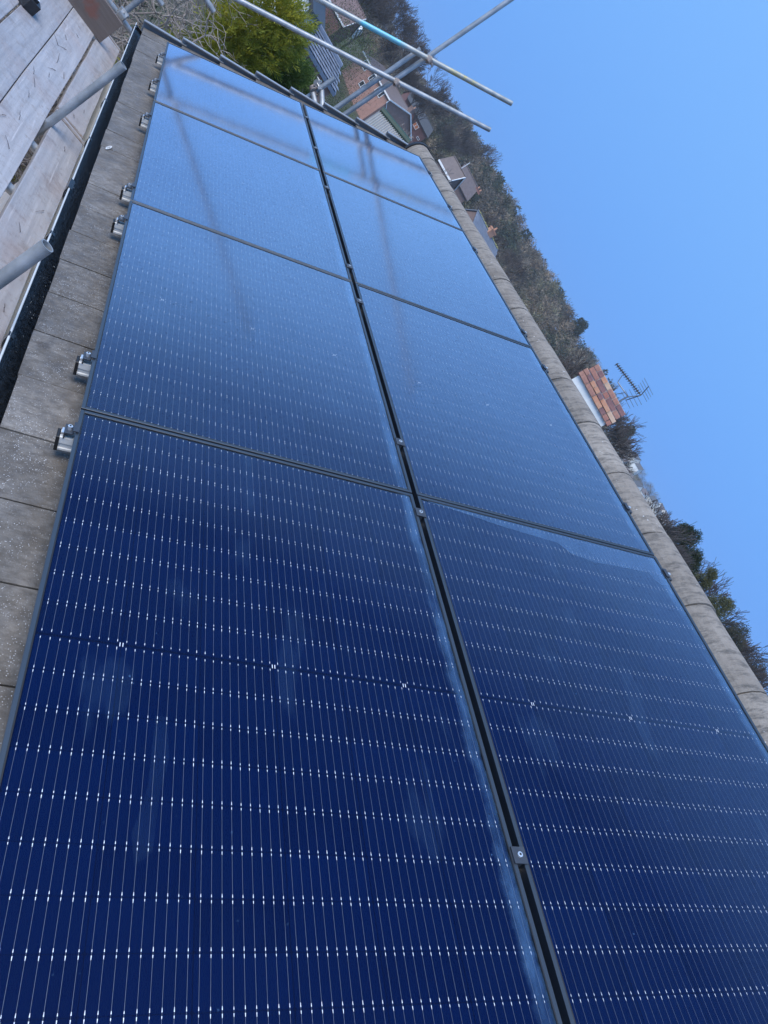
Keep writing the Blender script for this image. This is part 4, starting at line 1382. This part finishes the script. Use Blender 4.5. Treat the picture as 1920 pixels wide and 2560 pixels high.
def bare_tree(name, label, loc, meshes, bark='bark_grey', scale=1.0, rotz=0.0, group=None, cat='tree', lean=(0, 0)):
    t = thing(name, label, cat, loc, (lean[0], lean[1], rotz), group)
    t.scale = (scale,) * 3
    link('trunk', meshes[0], None, t)
    link('crown', meshes[1], None, t)
    for c in meshes:
        if not c.materials:
            c.materials.append(MATS[bark])
    return t


def crown_cards(n, shape, size, aspect=0.45, droop=0.0, seed=1, outward=0.6):
    """n leaf cards; shape(rng,n)->(pos,outdir)"""
    rg = np.random.default_rng(seed)
    pos, out = shape(rg, n)
    rnd = rg.normal(0, 1, (n, 3))
    d = out * outward + rnd / (np.linalg.norm(rnd, axis=1, keepdims=True) + 1e-9) * (1 - outward) + np.array([0, 0, -droop])
    d /= np.linalg.norm(d, axis=1, keepdims=True)
    s = np.cross(d, rg.normal(0, 1, (n, 3)))
    s /= np.linalg.norm(s, axis=1, keepdims=True)
    L = size * rg.uniform(0.6, 1.3, (n, 1))
    w = L * aspect
    q = np.stack([pos - s * w * .25, pos + d * L * .55 - s * w * .5, pos + d * L, pos + d * L * .55 + s * w * .5], 1)
    return q.reshape(-1, 3)


def lumpy(rx, ry, rz, seed=0, lumps=26, lr=0.35, cone=0.0, shell=0.55):
    rl = np.random.default_rng(seed + 99)
    th = rl.uniform(0, 2 * np.pi, lumps); zz = rl.uniform(-0.95, 0.97, lumps)
    rad = np.sqrt(1 - zz ** 2) * rl.uniform(0.55, 0.95, lumps)
    taper = 1 - cone * (zz + 1) / 2
    ctr = np.stack([rx * rad * taper * np.cos(th), ry * rad * taper * np.sin(th), rz * zz], 1)
    def f(rg, n):
        k = rg.integers(0, lumps, n)
        d = rg.normal(0, 1, (n, 3)); d /= np.linalg.norm(d, axis=1, keepdims=True)
        r = lr * min(rx, rz) * rg.uniform(shell, 1.0, (n, 1)) * rg.uniform(0.7, 1.25, (lumps,))[k][:, None]
        return ctr[k] + d * r * np.array([1, 1, 1.15]), d
    return f


def leafy(name, label, loc, rx, ry, rz, n, size, mat, seed, lumps=26, lr=0.4, cone=0.0, aspect=0.45, droop=0.0, cat='shrub', group=None, trunk_r=0.06, outward=0.6):
    """base at loc; crown ellipsoid centred rz above"""
    t = thing(name, label, cat, loc, group=group)
    v = crown_cards(n, lumpy(rx, ry, rz, seed, lumps, lr, cone), size, aspect, droop, seed, outward)
    v[:, 2] += rz
    obj('crown', tri_mesh('crown', v, 4), mat, t)
    tr = MB()
    tr.tube((0, 0, -0.3), (0.05 * rx, 0, rz * 1.3), trunk_r, trunk_r * 0.4, n=8)
    for k in range(5):
        a = k * 2.4
        tr.tube((0, 0, rz * (0.3 + 0.15 * k)), (rx * .55 * math.cos(a), ry * .55 * math.sin(a), rz * (0.6 + 0.2 * k)), trunk_r * .5, trunk_r * .2, n=6)
    obj('trunk', tr, 'bark_dark', t)
    return t


def build_vegetation():
    # golden conifer close beyond the gable: feathery sprays
    def sprays(n, rx, ry, rz, seed, size):
        rg = np.random.default_rng(seed)
        pos, out = lumpy(rx, ry, rz, seed, 120, 0.30, 0.35, 0.6)(rg, n)
        base_d = out + np.array([0, 0, 0.55]) + rg.normal(0, 0.35, (n, 3))
        base_d /= np.linalg.norm(base_d, axis=1, keepdims=True)
        side = np.cross(base_d, rg.normal(0, 1, (n, 3))); side /= np.linalg.norm(side, axis=1, keepdims=True)
        allq = []
        L = size * rg.uniform(0.6, 1.3, (n, 1))
        for k in range(7):
            f = k / 6.0
            sgn = 1 if k % 2 else -1
            p = pos + base_d * L * f * 0.75
            d = base_d * (0.75 + 0.2 * f) + side * sgn * (0.75 - 0.55 * f) + rg.normal(0, .12, (n, 3))
            d /= np.linalg.norm(d, axis=1, keepdims=True)
            s = np.cross(d, np.cross(base_d, side)); s /= np.linalg.norm(s, axis=1, keepdims=True)
            l = L * (0.55 - 0.2 * f); w = l * 0.10
            allq.append(np.stack([p - s * w * .4, p + d * l * .5 - s * w, p + d * l, p + d * l * .5 + s * w], 1))
        return np.concatenate(allq, 1).reshape(-1, 3)
    t = thing('golden_conifer', 'golden green conifer just beyond the gable end', 'tree', at(-9.5, 13.5, z=GROUND))
    v = sprays(15000, 0.92, 0.95, 3.05, 5, 0.19)
    v[:, 2] += 3.05
    obj('crown', tri_mesh('crown', v, 4), 'leaf_golden', t)
    obj('trunk', MB().tube((0, 0, -0.2), (0, 0, 5.4), 0.12, 0.03, n=8), 'bark_dark', t)
    t = thing('green_conifer', 'fresh green conifer beside the golden one, behind the scaffold tubes', 'tree', at(-12.6, 14.2, z=GROUND))
    v = sprays(9000, 0.75, 0.9, 2.9, 8, 0.16)
    v[:, 2] += 2.9
    obj('crown', tri_mesh('crown', v, 4), 'leaf_green', t)
    obj('trunk', MB().tube((0, 0, -0.2), (0, 0, 4.8), 0.10, 0.03, n=8), 'bark_dark', t)

    # leafless shrub tangle left of the conifer
    for k, (az, D, h, sd, lab) in enumerate(((-3.0, 9.8, 5.75, 3, 'pale leafless shrub tangle just beyond the corner of the roof'), (-5.6, 11.0, 5.9, 12, 'pale leafless shrub between the tangle and the golden conifer'),
                                             (-0.2, 10.6, 5.5, 21, 'pale leafless shrub behind the corner of the deck'))):
        ms = tangle(sd, h, 1.5 if k else 1.3)
        bare_tree('leafless_shrub', lab, at(az, D, z=GROUND), ms, 'bark_pale', 1.0, 0.7 * k, cat='shrub')
    leafy('garden_shrub', 'low dark green shrub behind the leafless tangle', at(-4.2, 15.5, z=GROUND), 2.2, 2.2, 1.7, 5000, 0.12, 'leaf_dark', 31)
    leafy('garden_shrub', 'low mossy green shrub past the far end of the gutter', at(-1.4, 19, z=GROUND), 2.4, 2.4, 1.3, 5000, 0.14, 'leaf_heath', 32)

    # shrub mass behind the slate outbuilding
    specs = [(-11.3, 52, 3.4, 'leaf_dark', 'dark evergreen shrub right behind the slate outbuilding'), (-12.5, 60, 4.2, 'leaf_heath', 'grey green shrub left of the brick house'),
             (-13.6, 55, 3.2, 'leaf_dark', 'dark shrub in front of the brick house fascia'), (-14.4, 75, 2.3, 'leaf_heath', 'grey green shrub below the brick house windows'),
             (-15.7, 62, 2.2, 'leaf_dark', 'dark shrub left of the corrugated garage'), (-12.7, 95, 4.4, 'leaf_green', 'fresh green tree rising before the white hut'),
             (-15.9, 100, 1.6, 'leaf_green', 'low green shrub below the pink brick wall'), (-10.2, 70, 4.8, 'leaf_dark', 'dark shrub at the top edge beside the painted rail')]
    for k, (az, D, rz, mat, lab) in enumerate(specs):
        leafy('dense_shrub', lab, at(az, D, z=float(hill(D, az)) - 0.3), rz * 0.85, rz * 0.85, rz, 9000, 0.032 * rz ** 0.5 * D / 40, mat, 40 + k, aspect=0.35, outward=0.5, lr=0.42, lumps=50)
    for k, (az, D, h, lab) in enumerate(((-20.6, 85, 8.8, 'pale leafless tree beside the garage, over the far end of the ridge'), (-21.9, 95, 8.6, 'pale leafless tree at the far end of the ridge tiles'),
                                         (-19.4, 100, 9.0, 'pale leafless tree at the right end of the brick gable'))):
        ms = bare_meshes(50 + k, h, 0.026, levels=6, r0=0.13, spread=0.8, kids=3, up=0.12, trunk_frac=0.32, shrink=0.74)
        bare_tree('leafless_tree', lab, at(az, D, z=float(hill(D, az))), ms, 'bark_pale', 1.0, k)

    # tall leafless trees against the sky behind the scaffold
    tall = [(-11.3, 170, 4.6, 'leafless tree against the sky at the top edge'), (-12.6, 178, 5.0, 'leafless tree on the skyline above the cyan paint mark'), (-13.9, 185, 4.7, 'leafless tree on the skyline beside the painted rail'),
            (-15.2, 180, 5.1, 'leafless tree on the skyline just above the painted rail'), (-16.5, 188, 5.0, 'spreading leafless tree on the skyline behind the upright tubes'), (-17.7, 192, 5.2, 'leafless tree on the skyline between the two raking rails'),
            (-18.9, 195, 4.9, 'leafless tree on the skyline below the upper rail end'), (-20.2, 200, 5.0, 'leafless tree on the skyline by the end of the lower rail'), (-22.3, 235, 5.75, 'lone leafless tree standing over the dark wood')]
    pool = [bare_meshes(70 + k, 1.0, 0.0011, levels=7, r0=0.016, spread=0.52, kids=3, up=0.20, trunk_frac=0.26, shrink=0.74, wig=0.16) for k in range(3)]
    print('pool', [len(p[1].polygons) for p in pool])
    tops = [max(v.co.z for v in p[1].vertices) for p in pool]
    for k, (az, D, el, lab) in enumerate(tall):
        zb = float(hill(D, az))
        H = CAM.z + D * math.tan(R(el)) - zb
        bare_tree('skyline_tree', lab, at(az, D, z=zb), pool[k % 3], 'bark_dark', H / tops[k % 3], k * 1.3, 'leafless trees on the skyline')

    # right-hand trees just over the ridge
    def top_leafy(nm, lab, az, D, el, rx, n, size, mat, seed, hz=None, **kw):
        zb = float(hill(D, az))
        top = CAM.z + D * math.tan(R(el)) - zb
        hz = hz or rx * 1.25
        t = thing(nm, lab, 'tree', at(az, D, z=zb))
        lumps = kw.get('lumps', 40)
        v = crown_cards(n, lumpy(rx, rx, hz, seed, lumps, kw.get('lr', 0.4), kw.get('cone', 0.25)), size, kw.get('aspect', 0.4), 0.0, seed, 0.45)
        v[:, 2] += top - hz * 1.25
        obj('crown', tri_mesh('crown', v, 4), mat, t)
        tr = MB()
        tr.tube((0, 0, -0.3), (0, 0, top - hz), 0.03 * hz + 0.06, 0.02 * hz + 0.02, n=8)
        for k in range(5):
            a_ = k * 2.4
            tr.tube((0, 0, top - hz * (2.1 - 0.2 * k)), (rx * .6 * math.cos(a_), rx * .6 * math.sin(a_), top - hz * (1.6 - 0.2 * k)), 0.02 * hz + 0.02, 0.01, n=6)
        obj('trunk', tr, 'bark_dark', t)
    top_leafy('ivy_tree', 'tall dark ivy covered tree right of the distant houses', -53.0, 48, 5.85, 1.0, 12000, 0.13, 'leaf_dark', 81, hz=1.5, lumps=60, lr=0.36)
    top_leafy('ivy_tree', 'lower dark ivy covered tree right of the tallest one', -54.5, 50, 5.15, 0.9, 9000, 0.13, 'leaf_dark', 82, hz=1.3, lumps=50, lr=0.36)
    top_leafy('evergreen_tree', 'small ragged evergreen over the widest ridge tile crack', -56.0, 55, 5.35, 0.7, 7000, 0.12, 'leaf_olive', 83, hz=1.1, lumps=26, lr=0.36)
    top_leafy('evergreen_tree', 'yellow olive tree near the right edge', -58.2, 52, 5.25, 1.0, 12000, 0.10, 'leaf_olive', 84, hz=1.2, lumps=60, lr=0.36)
    top_leafy('evergreen_tree', 'grey heathy tree near the right edge', -60.2, 58, 5.2, 1.2, 12000, 0.11, 'leaf_heath', 85, hz=1.4, lumps=60, lr=0.36)
    top_leafy('evergreen_tree', 'grey heathy tree cut by the right edge', -62.6, 60, 5.0, 1.4, 12000, 0.11, 'leaf_heath', 86, hz=1.4, lumps=60, lr=0.36)
    top_leafy('dark_pine', 'dark rounded pine on the skyline right of the chimney', -44.5, 260, 5.1, 2.6, 5000, 0.6, 'leaf_dark', 87, hz=3.2, lumps=30, lr=0.45)
    top_leafy('dark_pine', 'dark pine on the skyline left of the chimney', -36.2, 290, 5.8, 2.4, 5000, 0.6, 'leaf_dark', 88, hz=3.2, lumps=30, lr=0.42)
    for k, (az, D, el, lab) in enumerate(((-51.6, 46, 5.2, 'leafless tree left of the ivy covered trees'), (-57.0, 60, 5.55, 'leafless tree between the small evergreen and the olive tree'),
                                          (-59.2, 62, 5.7, 'leafless tree over the olive tree'), (-61.6, 62, 5.6, 'leafless tree by the right edge'))):
        zb = float(hill(D, az))
        H = CAM.z + D * math.tan(R(el)) - zb
        bare_tree('bare_tree', lab, at(az, D, z=zb), pool[(k + 1) % 3], None or 'bark_dark', H / tops[(k + 1) % 3], k * 2.0 + 0.5)
    for k, (az, D, el, lab) in enumerate(((-39.4, 70, 5.55, 'leafless tree just left of the brick chimney top'), (-42.0, 75, 5.7, 'leafless tree behind the aerial mast'), (-43.6, 80, 5.1, 'leafless tree right of the brick chimney'),
                                          (-27.9, 120, 3.9, 'pale leafless tree behind the slate roof chimney'), (-31.2, 150, 4.2, 'pale leafless tree on the brown slope'))):
        zb = float(hill(D, az))
        H = CAM.z + D * math.tan(R(el)) - zb
        bare_tree('bare_tree', lab, at(az, D, z=zb), pool[k % 3], 'bark_dark', H / tops[k % 3], k * 1.1)

    # the wooded hillside as one mass
    rg = np.random.default_rng(3)
    verts, cols = [], []
    def add_tree(x, y, z, h, rx, kind, n):
        if kind == 'bare':
            c = np.array([(0.150, 0.138, 0.125), (0.175, 0.145, 0.118), (0.120, 0.115, 0.105), (0.140, 0.140, 0.100), (0.205, 0.180, 0.150)][rg.integers(0, 5)]) * np.array([1.08, 1.0, 0.86]) * rg.uniform(0.62, 1.35)
            lum = 8
            lt = rg.uniform(0, 2 * np.pi, lum); lz = rg.uniform(.38, .86, lum); lrr = rx * rg.uniform(.1, .8, lum) * np.sqrt(1.1 - lz)
            k = rg.integers(0, lum, n)
            d = rg.normal(0, 1, (n, 3)); d /= np.linalg.norm(d, axis=1, keepdims=True)
            p = np.stack([x + lrr[k] * np.cos(lt[k]), y + lrr[k] * np.sin(lt[k]), z + h * lz[k]], 1) + d * rx * 0.46 * rg.uniform(.3, 1, (n, 1))
            low = rg.random(n) < 0.12
            p[low] = np.stack([np.full(low.sum(), x), np.full(low.sum(), y), z + h * rg.uniform(.05, .6, low.sum())], 1)
            d = d * 0.8 + rg.normal(0, .45, (n, 3)) + np.array([0, 0, .35])
            d /= np.linalg.norm(d, axis=1, keepdims=True)
            L = h * rg.uniform(.05, .13, (n, 1)); wd = L * 0.11
        else:
            c = {'ever': np.array([0.050, 0.064, 0.042]), 'olive': np.array([0.075, 0.078, 0.048]), 'pine': np.array([0.014, 0.024, 0.014])}[kind] * rg.uniform(0.8, 1.35)
            lum = 9
            lt = rg.uniform(0, 2 * np.pi, lum); lz = rg.uniform(.2, .80, lum); lrr = rx * rg.uniform(.15, .75, lum) * np.sqrt(1.05 - lz)
            k = rg.integers(0, lum, n)
            d = rg.normal(0, 1, (n, 3)); d /= np.linalg.norm(d, axis=1, keepdims=True)
            p = np.stack([x + lrr[k] * np.cos(lt[k]), y + lrr[k] * np.sin(lt[k]), z + h * lz[k]], 1) + d * rx * 0.42 * rg.uniform(.6, 1, (n, 1))
            L = h * rg.uniform(.04, .085, (n, 1)); wd = L * 0.4
        s = np.cross(d, rg.normal(0, 1, (n, 3))); s /= np.linalg.norm(s, axis=1, keepdims=True)
        q = np.stack([p - s * wd, p + s * wd, p + d * L], 1).reshape(-1, 3)
        verts.append(q)
        cols.append(np.repeat(c[None], len(q), 0))
    nearz = 0
    for _ in range(1500):
        az = rg.uniform(-47, -7)
        D = math.sqrt(rg.uniform(205 ** 2, 318 ** 2))
        if (az > -20 and D < 212) or (az > -13.6 and D < 236):
            continue
        zb = float(hill(min(D, 300), az))
        ev = 0.55 if az > -30 else (0.22 if az > -36 else 0.40)
        if az > -19.5:
            ev = 0.15
        kind = ('ever' if rg.random() < .7 else 'olive') if rg.random() < ev else 'bare'
        h = rg.uniform(7.0, 10.5) * (1.0 if D > 250 else 0.85) * (0.62 if az > -19 else 1.0)
        a = R(az)
        add_tree(CAM.x + D * math.cos(a), CAM.y + D * math.sin(a), zb - 0.5, h, h * rg.uniform(.30, .42), kind, 480 if kind == 'bare' else 560)
    for _ in range(900):                                     # the far hill
        az = rg.uniform(-56, -43.5)
        D = math.sqrt(rg.uniform(430 ** 2, 665 ** 2))
        zb = float(hill(min(D, 650), az))
        kind = 'bare' if rg.random() < .72 else 'ever'
        h = rg.uniform(6, 9.5)
        a = R(az)
        add_tree(CAM.x + D * math.cos(a), CAM.y + D * math.sin(a), zb - 0.5, h, h * .45, kind, 130)
    for _ in range(330):                                     # scrub on the lower slope right of the slate roof
        az = rg.uniform(-46, -27)
        D = rg.uniform(130, 205)
        zb = float(hill(D, az))
        h = rg.uniform(5, 9)
        a = R(az)
        add_tree(CAM.x + D * math.cos(a), CAM.y + D * math.sin(a), zb - 0.3, h, h * .4, 'bare' if rg.random() < .85 else 'olive', 300)
    me = tri_mesh('woodland', np.concatenate(verts), 3, np.concatenate(cols))
    o = obj('woodland', me, 'woodland')
    tag(o, 'bare winter woodland with evergreens covering the hillside', 'woodland', kind='stuff')


build_vegetation()


# ------------------------------------------------------------------ thin morning air
def build_haze():
    t = NT('haze_air')
    vol = t.n('VolumePrincipled', ins={'Color': (0.95, 0.92, 0.90, 1), 'Density': 0.00042, 'Anisotropy': 0.2})
    t.t.links.new(vol.outputs[0], t.out.inputs['Volume'])
    mb = MB().box(-1650, 1650, -1650, 1650, GROUND - 2.0, 70.0)
    o = obj('haze', mb, 'haze_air')
    tag(o, 'thin bluish morning haze over the valley', 'haze', kind='stuff')


build_haze()
